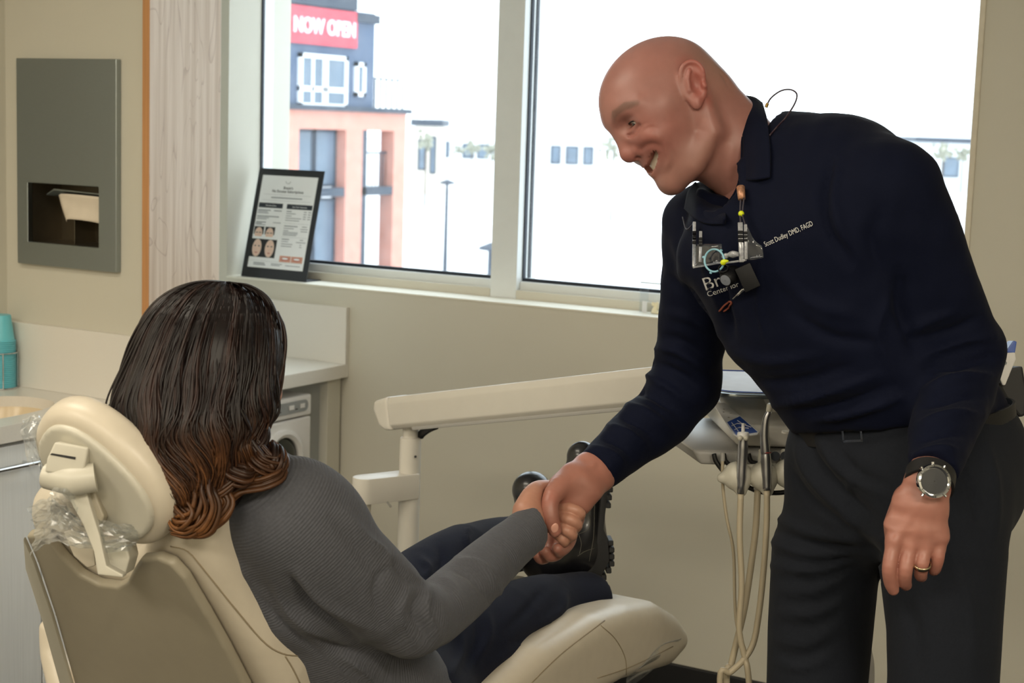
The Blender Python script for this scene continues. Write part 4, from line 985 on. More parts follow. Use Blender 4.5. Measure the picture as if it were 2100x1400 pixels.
# ================================================================== STANDING MAN
from mathutils.bvhtree import BVHTree
def camvec(r, u, t): return r*_R+u*_U-t*_F           # right, up, towards the camera
def unit(v): v = np.asarray(v, float); return v/np.linalg.norm(v)
def bvh_of(v, f): return BVHTree.FromPolygons([tuple(p) for p in v], [tuple(int(i) for i in q) for q in f])
def hit(bvh, px, py, lift=0.0):
    r = ray(px, py); h, nrm, i, dist = bvh.ray_cast(Vector(tuple(CAM)), Vector(tuple(r)))
    if h is None: return None, None
    n_ = np.array(nrm); n_ = n_ if n_@r < 0 else -n_
    return np.array(h)+n_*lift, n_
def nearest_d(bvh, px, py, default):
    p, _ = hit(bvh, px, py)
    return default if p is None else (p-CAM)@_F
m_skin = mat('skin', (200, 145, 120), 0.42, vcol=True, var=.05, scale=60, sss=0.12, bump=.08, bscale=500)
m_shirt = mat('navy_shirt_cloth', (10, 15, 34), 0.78, var=.10, scale=160, stretch=(1, 1, 6), bump=.12, bscale=500, sheen=.02, spec=.10)
m_trous = mat('charcoal_trouser_cloth', (28, 31, 38), 0.85, var=.10, scale=300, bump=.15, bscale=600, sheen=.03, spec=.12)
m_leather = mat('black_leather', (12, 12, 14), .55, var=.1, bump=.1)

# ---- pose
fb = unit(camvec(-.65, -.16, .74)); sb_ = unit(camvec(.76, 0.04, .65))
T_c = [W(1862, 1010, 2.52), W(1846, 868, 2.52), W(1780, 738, 2.5), W(1712, 620, 2.5), W(1660, 490, 2.5), W(1632, 395, 2.5), W(1588, 325, 2.53)]
T_a = [.172, .166, .157, .184, .190, .165, .085]
T_b = [.125, .128, .131, .140, .130, .100, .070]
SHL, ELL, WRL = W(1826, 392, 2.36), W(1982, 720, 2.42), W(1910, 978, 2.22)
SHR, ELR, WRR = W(1452, 470, 2.64), W(1405, 790, 2.72), W(1216, 972, 2.58)

# ---- head
HS = 1.045; DH = 2.53
phi, psi = math.radians(35), math.radians(14)
Hf = camvec(-math.cos(psi)*math.cos(phi), -math.cos(psi)*math.sin(phi), math.sin(psi))
Hs = camvec(math.sin(psi)*math.cos(phi), math.sin(psi)*math.sin(phi), math.cos(psi))
Hu = camvec(-math.sin(phi), math.cos(phi), 0)
Hm = np.array([Hf, Hs, Hu])
HO = W(1391.6, 204, DH)
def head_to_world(v): return HO+HS*(v@Hm)
def world_to_head(p): return ((np.asarray(p)-HO)@Hm.T)/HS
hd = SDF((-.22, -.17, -.26), (.16, .13, .13), .0024)
nb = world_to_head(W(1572, 372, 2.55)); nm_ = world_to_head(W(1486, 288, 2.548))
hd.ell((.020, 0, .025), (.0955, .074, .0785), k=.01)
hd.ell((.050, 0, -.022), (.056, .062, .074), k=.03)
hd.ell((.056, 0, -.066), (.044, .046, .044), k=.02)
hd.cone((-.030, 0, -.030), nm_, .054, .060, .03); hd.cone(nm_, nb, .060, .068, .03)
for s in (-1, 1):
    hd.chain([(.000, s*.056, -.030), (.010, s*.053, -.070), (.055, s*.034, -.094), (.083, s*.010, -.096)], [.015, .017, .015, .015], .018)
    hd.ell((.076, s*.040, -.024), (.020, .020, .023), k=.022)
    hd.ell((.050, s*.052, .005), (.03, .016, .018), k=.02)
    hd.chain([(.098, s*.008, .028), (.094, s*.030, .033), (.076, s*.052, .024)], [.0105, .0095, .008], .014)
    hd.ell((.112, s*.034, .009), (.019, .018, .0105), k=.012, sub=True)
    hd.ell((.0855, s*.033, .0065), (.0135, .0165, .0115), k=.004)
    hd.schain([(.0845+.0132*math.cos(t), s*(.033+.0132*math.sin(t)), .0042+.0016*math.cos(t*1.6)) for t in np.linspace(-.85, 1.0, 7)], [.0012, .0030, .0036, .0036, .0034, .0026, .0010], .0015, sub=True)
    hd.chain([(.1040, s*.020, -.0050), (.1030, s*.034, -.0075), (.094, s*.049, -.0035)], [.0020]*3, .007, sub=True)
hd.ell((.083, 0, -.093), (.0175, .020, .0165), k=.012)
hd.chain([(.1035, 0, .014), (.110, 0, -.006), (.1145, 0, -.022)], [.008, .0092, .0115], .010)
hd.ell((.1125, 0, -.0275), (.0125, .012, .0115), k=.006)
for s in (-1, 1):
    hd.ell((.1015, s*.0145, -.0285), (.0105, .0085, .0095), k=.005)
    hd.ell((.1085, s*.0075, -.039), (.006, .0042, .0045), k=.002, sub=True)
# mouth, smiling
hd.chain([(.0885, 0, -.045), (.0905, 0, -.053)], [.012, .010], .014)
mc = [(.0965, 0, -.0600), (.0915, .018, -.0555), (.0840, .0365, -.0435), (.0730, .0505, -.0290)]
for s in (-1, 1):
    M_ = [(p[0], s*p[1], p[2]) for p in mc]
    hd.chain([(p[0], p[1], p[2]+.0082) for p in M_[:3]]+[M_[3]], [.0068, .0064, .0052, .003], .005)
    hd.chain([(p[0]-.002, p[1], p[2]-.0105+.001*i) for i, p in enumerate(M_[:3])]+[M_[3]], [.0076, .0072, .0056, .003], .005)
    hd.chain([(p[0]+.004, p[1], p[2]-.001) for p in M_], [.0068, .0074, .0072, .0036], .002, sub=True)
    hd.chain([(p[0]-.006, p[1]*.96, p[2]-.001) for p in M_], [.0068, .0074, .0072, .0036], .002, sub=True)
# ears
for s in (-1, 1):
    La = unit((-.33, s*.10, .94)); Na = unit((.28, s*.93, .02)); Na = unit(Na-La*(Na@La)); Wa = np.cross(La, Na); ec = A(.000, s*.078, .001)
    ax = np.array([La, Wa, Na]); g = lambda l, w_, n_: ec+La*l+Wa*w_*(-s)+Na*n_
    hd.ell(ec, (.031, .0185, .0055), ax, k=.004)
    rim = [g(-.010, .0175, 0), g(.006, .019, .0)]+[g(.014+.018*math.sin(t), .0165*math.cos(t), .003) for t in np.linspace(.2, math.pi-.1, 8)]+[g(.008, -.016, .001)]
    rim = [g(-.020, -.013*-1, .001)]+rim
    hd.chain(rim, [.0036]*len(rim), .003)
    hd.ell(g(-.027, .004, .001), (.011, .009, .0055), ax, k=.005)
    hd.ell(g(-.002, -.003, .0055), (.015, .0095, .0075), ax, k=.003, sub=True)
    hd.ell(g(.013, .002, .006), (.012, .008, .0045), ax, k=.003, sub=True)
    hd.chain([g(-.008, .010, .004), g(.008, .008, .004), g(.020, .002, .004)], [.003, .0032, .0025], .003)
    hd.ell(g(-.006, -.013, .004), (.006, .004, .004), ax, k=.003)
hv, hf = hd.mesh(1)
base = np.array([.355, .160, .135]); red = np.array([.365, .118, .095]); lip = np.array([.43, .165, .135])
def near_chain(V, P, r):
    best = np.full(len(V), 9.)
    for i in range(len(P)-1):
        a, b = np.array(P[i]), np.array(P[i+1]); ba = b-a; t = np.clip((V-a)@ba/(ba@ba), 0, 1); best = np.minimum(best, np.linalg.norm(V-a-t[:, None]*ba, axis=1))
    return np.clip(1-(best/r), 0, 1)
Va = hv*A(1, 0, 1)+np.abs(hv)*A(0, 1, 0)
ht = np.tile(base, (len(hv), 1))
wgt = np.clip(np.maximum(near_chain(Va, [(.07, .05, -.02), (.085, .035, -.025)], .045)*.9, near_chain(Va, [(.115, 0, -.026), (.11, .0, -.02)], .022)), 0, 1)[:, None]
ht = ht*(1-wgt)+red*wgt
w2 = np.clip(near_chain(Va, [(-.02, .085, .03), (-.005, .082, -.02)], .03)*1.4, 0, .8)[:, None]; ht = ht*(1-w2)+np.array([.37, .110, .09])*w2
w3 = np.clip(np.maximum(near_chain(Va, [(.1, 0, -.054), (.082, .03, -.045)], .0105), near_chain(Va, [(.097, 0, -.0725), (.079, .03, -.056)], .0125))*2, 0, .75)[:, None]; ht = ht*(1-w3)+lip*w3
w4 = np.clip(near_chain(Va, [(.108, .012, .0235), (.106, .030, .0325), (.094, .048, .0315), (.080, .058, .024)], .0075)*1.7, 0, .62)[:, None]; ht = ht*(1-w4)+np.array([.10, .062, .045])*w4
w5 = (np.clip(((-.0-Va[:, 0])/.05), 0, 1)*np.clip((.075-Va[:, 2])/.05, 0, 1)*np.clip((Va[:, 2]+.05)/.05, 0, 1)*(Va[:, 1] < .078))[:, None]*.35; ht = ht*(1-w5)+np.array([.30, .20, .15])*w5
w6 = (np.clip((-.055-Va[:, 2])/.03, 0, 1)*np.clip((Va[:, 0]-.0)/.04, 0, 1))[:, None]*.22; ht = ht*(1-w6)+np.array([.30, .19, .14])*w6
w7 = near_chain(Va, [(.095, .022, .004), (.092, .045, .003)], .008)[:, None]*.5; ht = ht*(1-w7)+np.array([.22, .10, .07])*w7
hw = head_to_world(hv)
# creases of the smile
hw = folds(hw, hf, [([(1307, 313), (1324, 299), (1344, 296), (1358, 305)], 6, -.0024), ([(1312, 287), (1335, 279), (1360, 288)], 11, .0028), ([(1318, 268), (1330, 262), (1345, 262)], 3, -.0010), ([(1316, 258), (1330, 250)], 3, -.0008),
     ([(1362, 300), (1372, 325), (1366, 345)], 6, .0016), ([(1376, 300), (1384, 330), (1372, 355)], 5, -.0010),
     ([(1440, 195), (1445, 235), (1430, 270)], 8, -.0014), ([(1478, 150), (1487, 160), (1492, 175)], 4, -.0025), ([(1478, 270), (1470, 320), (1450, 355)], 9, -.003), ([(1500, 290), (1495, 330), (1490, 370)], 12, .003)])

# ---- hands of the man (metres, world)
def hand_part(lo, hi, build, h=.0016, sm=1):
    s = SDF(lo, hi, h); build(s); return s.mesh(sm)
def cluster(pts, pad): P = np.array(pts); return P.min(0)-pad, P.max(0)+pad
# hanging left hand
DLh = 2.20
def wl(x, y, d=DLh): return W(x, y, d)
knL = [(1834, 1108), (1866, 1116), (1897, 1116), (1925, 1104)]
fgL = [[(1834, 1108, 0), (1824, 1160, -.012), (1826, 1192, .0), (1832, 1209, .008)], [(1866, 1116, 0), (1857, 1165, -.014), (1855, 1190, .002), (1858, 1199, .014)],
       [(1897, 1116, 0), (1891, 1155, -.012), (1888, 1176, .004), (1890, 1182, .018)], [(1925, 1104, 0), (1924, 1140, -.008), (1918, 1164, .006), (1915, 1170, .016)]]
def left_hand(s):
    n_ = unit(camvec(-.15, .15, 1)); u_ = unit(camvec(.97, -.2, .1))
    s.loft([W(1920, 930, 2.262), wl(1906, 985), wl(1888, 1035), wl(1880, 1085), wl(1880, 1116)], u_, n_, [.031, .030, .036, .042, .040], [.023, .021, .020, .016, .010], k=.012)
    for i, f in enumerate(fgL):
        P = [W(x, y, DLh+dd*.75) for x, y, dd in f]; r = (.0098, .0100, .0096, .0088)[i]
        s.schain(P, [r*1.06, r, r*.95, r*.80], .003)
        s.ell(P[0]+n_*.003, (.0105, .0105, .0095), k=.010)
    for i in range(4): s.chain([wl(1898+4*i, 1010)+n_*.016, W(*fgL[i][0][:2], DLh)+n_*.008], [.0025, .003], .008)   # tendons
    s.chain([W(1858, 1020, 2.22), W(1833, 1075, 2.235), W(1834, 1125, 2.245), W(1842, 1160, 2.25)], [.017, .014, .0115, .0095], .012)
lo, hi = cluster([wl(1800, 900), wl(1960, 1230), W(1800, 1000, 2.32), W(1960, 1000, 2.12)], .02)
LHv, LHf = hand_part(lo, hi, left_hand)
# shaking right hand
DRh = 2.55
def right_hand(s):
    n_ = unit(camvec(.25, .35, .9)); al = unit(W(1150, 1050, DRh)-W(1215, 975, DRh)); u_ = unit(np.cross(al, n_)); n2 = np.cross(u_, al)
    s.loft([W(1262, 932, 2.628), W(1218, 968, 2.58), W(1192, 990, 2.555), W(1168, 1016, 2.55), W(1150, 1042, 2.553)], u_, n2, [.033, .033, .035, .036, .030], [.026, .025, .023, .022, .020], k=.015)
    s.schain([W(1180, 985, 2.55), W(1148, 1000, 2.527), W(1130, 1024, 2.507), W(1129, 1057, 2.499), W(1138, 1088, 2.503)], [.021, .018, .0140, .0130, .0102], .012)
    # fingers passing round the far side of her hand and coming up underneath
    for (q, r) in (([(1170, 1040, 2.575), (1172, 1085, 2.585), (1166, 1112, 2.570), (1150, 1128, 2.545), (1143, 1124, 2.53)], .0105),
                   ([(1160, 1050, 2.585), (1152, 1105, 2.595), (1146, 1132, 2.575), (1128, 1139, 2.55), (1118, 1130, 2.54)], .0102),
                   ([(1150, 1050, 2.595), (1130, 1110, 2.60), (1124, 1138, 2.585), (1110, 1145, 2.565), (1102, 1138, 2.555)], .0095),
                   ([(1180, 1025, 2.57), (1188, 1045, 2.585), (1184, 1070, 2.59), (1172, 1090, 2.58)], .0100)):
        P = [W(*t) for t in q]; s.schain(P, [r*1.1]+[r]*(len(P)-2)+[r*.82], .004)
    s.chain([W(1215, 955, 2.555), W(1175, 985, 2.53)], [.003, .003], .008)
lo, hi = cluster([W(1090, 920, 2.5), W(1275, 1160, 2.5), W(1090, 920, 2.64), W(1275, 1160, 2.64)], .02)
RHv, RHf = hand_part(lo, hi, right_hand)
# hidden core of the body so that it is one figure
core = SDF(np.minimum.reduce([*T_c, SHL, ELL, WRL, SHR, ELR, WRR])-A(.25, .25, 1.25), np.maximum.reduce([*T_c, SHL, ELL, WRL, SHR, ELR, WRR])+.22, .014)
core.loft(T_c, sb_, fb, [a-.03 for a in T_a], [b-.03 for b in T_b], k=.03)
core.chain([SHL, W(1925, 590, 2.38), ELL, W(1930, 890, 2.30), WRL], [.045, .035, .03, .024, .022], .02); core.chain([SHR, W(1418, 690, 2.69), ELR, W(1362, 850, 2.70), W(1290, 905, 2.65), WRR], [.045, .035, .03, .03, .028, .026], .02)
core.chain([T_c[-1], W(1572, 372, 2.55)], [.05, .05], .03)
ZFL = 0.0
HPR, HPL = W(1752, 1015, 2.60), W(1925, 1010, 2.42)
def down(p, z, dx=0.0, dy=0.0): return A(p[0]+dx, p[1]+dy, z)
LEGR = [HPR, W(1694, 1130, 2.60), W(1682, 1290, 2.60), W(1676, 1390, 2.60)]; KR = LEGR[-1]; LEGR += [down(KR, .48, .0, .01), down(KR, .10, .01, .03)]
LEGL = [HPL, W(1932, 1130, 2.40), W(1936, 1290, 2.39), W(1934, 1390, 2.39)]; KL = LEGL[-1]; LEGL += [down(KL, .48, 0, .01), down(KL, .10, .01, .03)]
core.chain(LEGR, [.07, .066, .06, .056, .046, .036], .03); core.chain(LEGL, [.07, .07, .064, .058, .046, .036], .03)
cv, cf = core.mesh(1)
MAN = thing('person', 'bald smiling man in navy shirt and grey trousers bending to shake hands', 'person', A((KR[0]+KL[0])/2, (KR[1]+KL[1])/2, 0))
bv, bf = merge((hw, hf), (LHv, LHf), (RHv, RHf), (cv, cf))
hand_c = np.array([.37, .160, .120])
def hand_tint(V, knuckles, seed):
    t = np.tile(hand_c, (len(V), 1)); w_ = np.zeros(len(V))
    for k_ in knuckles: w_ = np.maximum(w_, np.clip(1-np.linalg.norm(V-k_, axis=1)/.018, 0, 1))
    w_ = (w_*.7)[:, None]; t = t*(1-w_)+np.array([.37, .118, .085])*w_; return t*(1+.06*vnoise(V, 90, seed))[:, None]
tints = np.vstack([ht*(1+.05*vnoise(hw, 70, 3))[:, None], hand_tint(LHv, [W(x, y, DLh) for f in fgL for x, y, _ in f[:2]], 1), hand_tint(RHv, [W(1129, 1024, 2.5), W(1140, 1075, 2.5), W(1146, 1132, 2.56)], 2), np.tile(base, (len(cv), 1))])
body = obj('body', (bv, bf), m_skin, MAN, smooth=True, tint=tints)
# eyes, teeth
m_eye = mat('eye_white', (205, 196, 188), .15, var=0, coat=.5); m_iris = mat('iris_brown', (40, 26, 20), .1, var=0, coat=1.0)
for s in (-1, 1):
    ec = head_to_world(A(.0845, s*.033, .0045)[None])[0]; gd = unit(Hf*.95+Hs*s*.1-Hu*.25)
    e = obj('eye', lathe([(.0118*HS*math.sin(t), .0118*HS*math.cos(t)) for t in np.linspace(.02, math.pi-.02, 14)], ec, gd, 20), m_eye, body, smooth=True)
    obj('iris', lathe([(.0122*HS*math.sin(t), .0122*HS*math.cos(t)) for t in np.linspace(.01, .48, 6)], ec, gd, 18), m_iris, body, smooth=True)
    lash = [head_to_world(np.array([(.0845+.0142*math.cos(t), s*(.033+.0142*math.sin(t)), .0078+.0016*math.cos(t*1.6))]))[0] for t in np.linspace(-.8, 1.0, 6)]
    obj('eyelashes', tube(spline(lash, 10), [.0004]+[.0011]*8+[.0005], 6), mat('dark_lash', (30, 20, 16), .8), body, smooth=True)
th = []
for j, z in enumerate((-.0535, -.0615)):
    th.append([head_to_world(np.array([(p[0]-.0035, p[1]*.97, p[2]+(.0065 if j == 0 else -.0095))]))[0] for p in ([(q[0], -q[1], q[2]) for q in mc[:0:-1]]+mc)])
G = patch([th[0], [(a+b)/2+Hf*.0012 for a, b in zip(*th)], th[1]], 6, 40)
obj('teeth', sheet(G, .004), mat('tooth_enamel', (226, 214, 194), .2, var=.03, scale=300), body, smooth=True)
# thumb nail, finger ring
def disc_on(c, n_, u_, a, b, t, m, name, parent):
    u_ = unit(u_-n_*(u_@n_)); v_ = np.cross(n_, u_)
    P = [(1.0, 0), (.9, t*.8), (.6, t), (.05, t)]
    V = [c+n_*h_+u_*a*r_*math.cos(q)+v_*b*r_*math.sin(q) for r_, h_ in P for q in np.linspace(0, 2*math.pi, 18, endpoint=False)]
    Fc = [(i*18+j, i*18+(j+1) % 18, (i+1)*18+(j+1) % 18, (i+1)*18+j) for i in range(3) for j in range(18)]
    return obj(name, (V, Fc), m, parent, smooth=True)
bvR = bvh_of(RHv, RHf); bvL = bvh_of(LHv, LHf)
m_nail = mat('finger_nail', (216, 160, 142), .3, var=.02)
p, n_ = hit(bvR, 1138, 1083)
if p is not None: disc_on(p-n_*.001, n_, _U, .0085, .0062, .0016, m_nail, 'thumb_nail', body)
p, n_ = hit(bvR, 1157, 1117)
rg0 = W(1890.5, 1157, DLh-.010); rgd = unit(W(1888, 1176, DLh+.004)-W(1892, 1150, DLh-.010))
obj('finger_ring', lathe([(.0112, -.0028), (.0122, -.0026), (.0124, 0), (.0122, .0026), (.0112, .0028), (.0112, -.0028)], rg0, rgd, 30), mat('pale_gold', (214, 196, 160), .2, 1.0, var=0), MAN, smooth=True)['label'] = 'pale metal wedding band'

# ---- shirt
sh = SDF(np.minimum.reduce([*T_c, SHL, ELL, WRL, SHR, ELR, WRR])-.16, np.maximum.reduce([*T_c, SHL, ELL, WRL, SHR, ELR, WRR])+.16, .0062)
def cutcap(s, p, n, rad, tmax=.12):
    p = np.asarray(p, float)
    def fn(X, Y, Z):
        t = (X-p[0])*n[0]+(Y-p[1])*n[1]+(Z-p[2])*n[2]; r_ = np.sqrt((X-p[0]-t*n[0])**2+(Y-p[1]-t*n[1])**2+(Z-p[2]-t*n[2])**2)
        return np.maximum(-t, np.maximum(r_-rad, t-tmax))
    s.op(fn, p-rad-tmax, p+rad+tmax, 0, True)
sh.loft(T_c[1:], sb_, fb, T_a[1:], T_b[1:], k=.03, p=2.3)
cutcap(sh, W(1847, 862, 2.52), unit(T_c[0]-T_c[1]), .26, .25)
CHM = W(1600, 470, 2.5)
sh.ell(W(1545, 520, 2.50), (.105, .085, .09), np.array([sb_, fb, np.cross(sb_, fb)]), k=.06)       # chest mass, her side
sh.ell(W(1730, 470, 2.40), (.10, .075, .09), np.array([sb_, fb, np.cross(sb_, fb)]), k=.06)
sh.ell(W(1680, 338, 2.50), (.12, .075, .065), np.array([sb_, fb, np.cross(sb_, fb)]), k=.05)        # upper back
sh.chain([W(1628, 345, 2.50), W(1725, 335, 2.44), SHL], [.048, .060, .068], .04)
sh.chain([W(1560, 400, 2.58), SHR], [.045, .066], .04)
sh.chain([SHL, W(1880, 480, 2.36), W(1925, 590, 2.38), ELL], [.068, .062, .058, .053], .03)
sh.chain([ELL, W(1968, 790, 2.39), W(1930, 890, 2.30), W(1915, 958, 2.235)], [.054, .056, .046, .036], .02)
sh.chain([SHR, W(1430, 580, 2.66), W(1418, 690, 2.69), ELR], [.070, .060, .058, .055], .03)
sh.chain([ELR, W(1362, 850, 2.70), W(1290, 905, 2.65), W(1226, 962, 2.588)], [.056, .053, .047, .037], .02)
nk = unit(W(1500, 285, 2.55)-W(1590, 345, 2.55))
sh.cone(W(1580, 352, 2.545), W(1470, 270, 2.55), .074, .088, .01, sub=True)
sh.cone(W(1494, 400, 2.475), W(1440, 350, 2.50), .034, .05, .008, sub=True)
cw = unit(W(1916, 966, 2.23)-W(1930, 890, 2.30)); cr = unit(W(1216, 972, 2.58)-W(1290, 905, 2.65))
cutcap(sh, W(1911, 968, 2.226), cw, .07); cutcap(sh, W(1220, 968, 2.583), cr, .075)
sv, sf = sh.mesh(1)
FS = [  # far sleeve
 ([(1362, 640), (1420, 655), (1470, 690)], 9, .004), ([(1352, 690), (1400, 700), (1450, 735)], 9, -.004), ([(1345, 715), (1390, 720), (1450, 760)], 8, .005), ([(1335, 745), (1390, 765), (1440, 800)], 9, -.005),
 ([(1322, 765), (1360, 790), (1420, 830)], 8, .005), ([(1300, 800), (1345, 815), (1400, 850)], 8, -.005), ([(1285, 830), (1330, 850), (1380, 885)], 8, .005), ([(1265, 850), (1310, 870), (1350, 900)], 7, -.0045),
 ([(1250, 872), (1290, 890), (1330, 920)], 7, .005), ([(1232, 895), (1270, 910), (1300, 935)], 7, -.004), ([(1215, 915), (1255, 930), (1280, 955)], 6, .004), ([(1360, 560), (1400, 590), (1450, 640)], 14, -.004),
 ([(1385, 480), (1400, 540), (1400, 600)], 14, .004), ([(1470, 560), (1485, 620), (1500, 690)], 10, -.008), ([(1440, 520), (1465, 590), (1490, 650)], 10, .004),
 # near sleeve
 ([(1960, 640), (1900, 660), (1850, 690)], 10, .004), ([(2010, 650), (1950, 680), (1870, 700)], 9, -.005), ([(2040, 690), (1970, 700), (1890, 730)], 9, .006), ([(2045, 730), (1980, 745), (1900, 760)], 9, -.006), ([(2040, 770), (1970, 775), (1895, 800)], 9, .006),
 ([(2030, 810), (1960, 815), (1890, 835)], 9, -.005), ([(2015, 850), (1950, 850), (1885, 870)], 9, .005), ([(1990, 890), (1930, 890), (1880, 905)], 8, -.004), ([(1970, 925), (1920, 920), (1868, 935)], 7, .004),
 ([(1705, 330), (1690, 400), (1700, 470), (1740, 540)], 9, -.006), ([(1720, 330), (1712, 400), (1725, 470), (1765, 530)], 9, .004), ([(1800, 430), (1790, 500), (1830, 600)], 16, -.004), ([(1845, 560), (1850, 640), (1880, 720)], 14, -.008),
 ([(1830, 600), (1800, 680), (1830, 760)], 12, .004),
 # torso
 ([(1500, 720), (1580, 740), (1680, 730)], 12, .004), ([(1540, 780), (1640, 780), (1740, 750)], 10, -.004), ([(1590, 830), (1680, 810), (1800, 770)], 9, .006), ([(1640, 845), (1720, 830), (1830, 790)], 8, -.005), ([(1670, 862), (1750, 845), (1850, 815)], 8, .006),
 ([(1560, 470), (1555, 600), (1570, 700)], 4, .0025), ([(1490, 460), (1500, 560), (1520, 680)], 4, -.0015), ([(1600, 560), (1660, 620), (1760, 650)], 14, .003), ([(1620, 640), (1700, 690), (1800, 700)], 12, -.004),
]
sv = folds(sv, sf, [(a, b, c*2.0) for a, b, c in FS])
nn = normals(sv, sf); sv = sv+nn*(.0012*vnoise(sv, 45, 5)+.0007*vnoise(sv, 110, 6))[:, None]
shirt = obj('shirt', (sv, sf), m_shirt, MAN, smooth=True)
BVS = bvh_of(sv, sf)

# ---- collar
def dz(x, y, d): return W(x, y, d)
near_flap = [[(1516, 196, 2.560), (1521, 235, 2.505), (1524, 290, 2.474), (1523, 340, 2.460), (1518, 371, 2.455)],
             [(1545, 200, 2.545), (1552, 240, 2.480), (1554, 295, 2.448), (1552, 340, 2.438), (1548, 369, 2.434)],
             [(1563, 212, 2.540), (1574, 252, 2.465), (1579, 300, 2.432), (1580, 340, 2.424), (1579, 364, 2.420)]]
def flap(rows):
    out = []
    for i, r in enumerate(rows):
        out.append([W(x, y, d if i == 0 else min(d, nearest_d(BVS, x, y, 9)-(.011, .007)[i-1])) for x, y, d in r])
    return sheet(patch(out, 14, 24), .0030)
obj('collar_flap', flap(near_flap), m_shirt, shirt, smooth=True)
obj('collar_stand', sheet(patch([[dz(1512, 205, 2.585), dz(1517, 240, 2.505), dz(1520, 300, 2.474), dz(1512, 378, 2.468), dz(1490, 420, 2.50)], [dz(1532, 235, 2.58), dz(1538, 270, 2.50), dz(1540, 330, 2.47), dz(1530, 395, 2.465), dz(1492, 440, 2.49)]], 8, 20), .003), m_shirt, shirt, smooth=True)
far_flap = [[(1426, 374, 2.60), (1445, 390, 2.585), (1466, 407, 2.565), (1487, 426, 2.53)], [(1412, 392, 2.605), (1432, 415, 2.582), (1460, 432, 2.555), (1488, 442, 2.525)], [(1404, 428, 2.60), (1425, 448, 2.575), (1450, 458, 2.548), (1486, 460, 2.52)]]
obj('collar_flap', flap(far_flap), m_shirt, shirt, smooth=True)
back = [[(1516, 196, 2.56), (1500, 215, 2.62), (1470, 260, 2.66)], [(1563, 212, 2.54), (1560, 240, 2.63), (1540, 290, 2.68)]]
obj('collar_back', sheet(patch([[dz(*p) for p in r] for r in back], 8, 14), .003), m_shirt, shirt, smooth=True)

# ---- trousers
tr_ = SDF(np.minimum.reduce([*LEGR, *LEGL, T_c[1]])-.2, np.maximum.reduce([*LEGR, *LEGL, T_c[1]])+.2, .0075)
tr_.loft([W(1846, 850, 2.52), W(1852, 920, 2.52), W(1860, 1010, 2.52)], sb_, fb, [.157, .174, .168], [.117, .137, .128], k=.02, p=2.3)
tr_.chain(LEGR, [.098, .086, .083, .080, .078, .074], .035)
tr_.chain(LEGL, [.108, .094, .083, .080, .078, .074], .035)
tr_.ell(W(1965, 960, 2.50), (.10, .10, .11), k=.04)
tr_.ell(W(1690, 960, 2.58), (.05, .06, .09), k=.04)
tr_.cut(W(1846, 846, 2.52), unit(T_c[0]-T_c[1])*-1)
tv, tf = tr_.mesh(1)
FT = [([(1590, 1060), (1660, 1090), (1760, 1110)], 8, .006), ([(1585, 1085), (1660, 1115), (1770, 1125)], 7, -.006), ([(1582, 1110), (1650, 1135), (1750, 1135)], 7, .006), ([(1580, 1135), (1660, 1155), (1750, 1140)], 6, -.006),
 ([(1585, 1160), (1660, 1170), (1745, 1150)], 6, .006), ([(1590, 1185), (1670, 1190), (1740, 1165)], 6, -.005), ([(1600, 1210), (1670, 1210), (1735, 1180)], 6, .005), ([(1600, 1235), (1670, 1235), (1730, 1210)], 6, -.005),
 ([(1595, 1255), (1660, 1260), (1725, 1235)], 6, .005), ([(1595, 1280), (1660, 1285), (1720, 1260)], 6, -.005), ([(1590, 1310), (1650, 1320), (1715, 1290)], 7, .005), ([(1590, 1335), (1650, 1345), (1710, 1315)], 6, -.004), ([(1590, 1360), (1650, 1368), (1705, 1345)], 7, .004),
 ([(1650, 850), (1665, 930), (1720, 1000), (1790, 1060)], 10, -.008), ([(1635, 900), (1650, 960), (1710, 1030), (1780, 1090)], 9, .006), ([(1620, 960), (1660, 1020), (1740, 1085)], 8, -.005), ([(1680, 900), (1720, 960), (1800, 1010)], 9, .006), ([(1720, 920), (1760, 970), (1830, 1000)], 8, -.005),
 ([(1770, 960), (1735, 1010), (1738, 1060), (1760, 1075)], 5, .004), ([(1780, 1090), (1830, 1110), (1900, 1100)], 9, .005), ([(1770, 1110), (1800, 1150), (1812, 1200)], 10, -.008), ([(1950, 930), (1990, 1000), (2010, 1080)], 6, -.005), ([(2020, 900), (2040, 1000), (2040, 1100)], 12, .005),
 ([(1850, 960), (1900, 985), (1980, 990)], 10, .004), ([(1960, 1150), (1990, 1250), (1995, 1380)], 14, .004), ([(1850, 1230), (1880, 1300), (1880, 1390)], 14, -.004)]
tv = folds(tv, tf, [(a, b, c*1.4) for a, b, c in FT])
trous = obj('trousers', (tv, tf), m_trous, MAN, smooth=True)
# shoes
for K_ in (LEGR[-1], LEGL[-1]):
    s = SDF(A(K_[0]-.33, K_[1]-.33, -.01), A(K_[0]+.33, K_[1]+.33, .2), .006); fd = unit(A(fb[0], fb[1], 0))
    s.cone(A(K_[0], K_[1], .045)-fd*.06, A(K_[0], K_[1], .042)+fd*.10, .042, .045, .02).ell(A(K_[0], K_[1], .035)+fd*.15, (.06, .06, .034), k=.03).cone(A(K_[0], K_[1], .06), A(K_[0], K_[1], .11), .045, .04, .03)
    s.cut((0, 0, .002), (0, 0, -1))
    so = obj('shoe', s.mesh(1), m_leather, MAN, smooth=True)
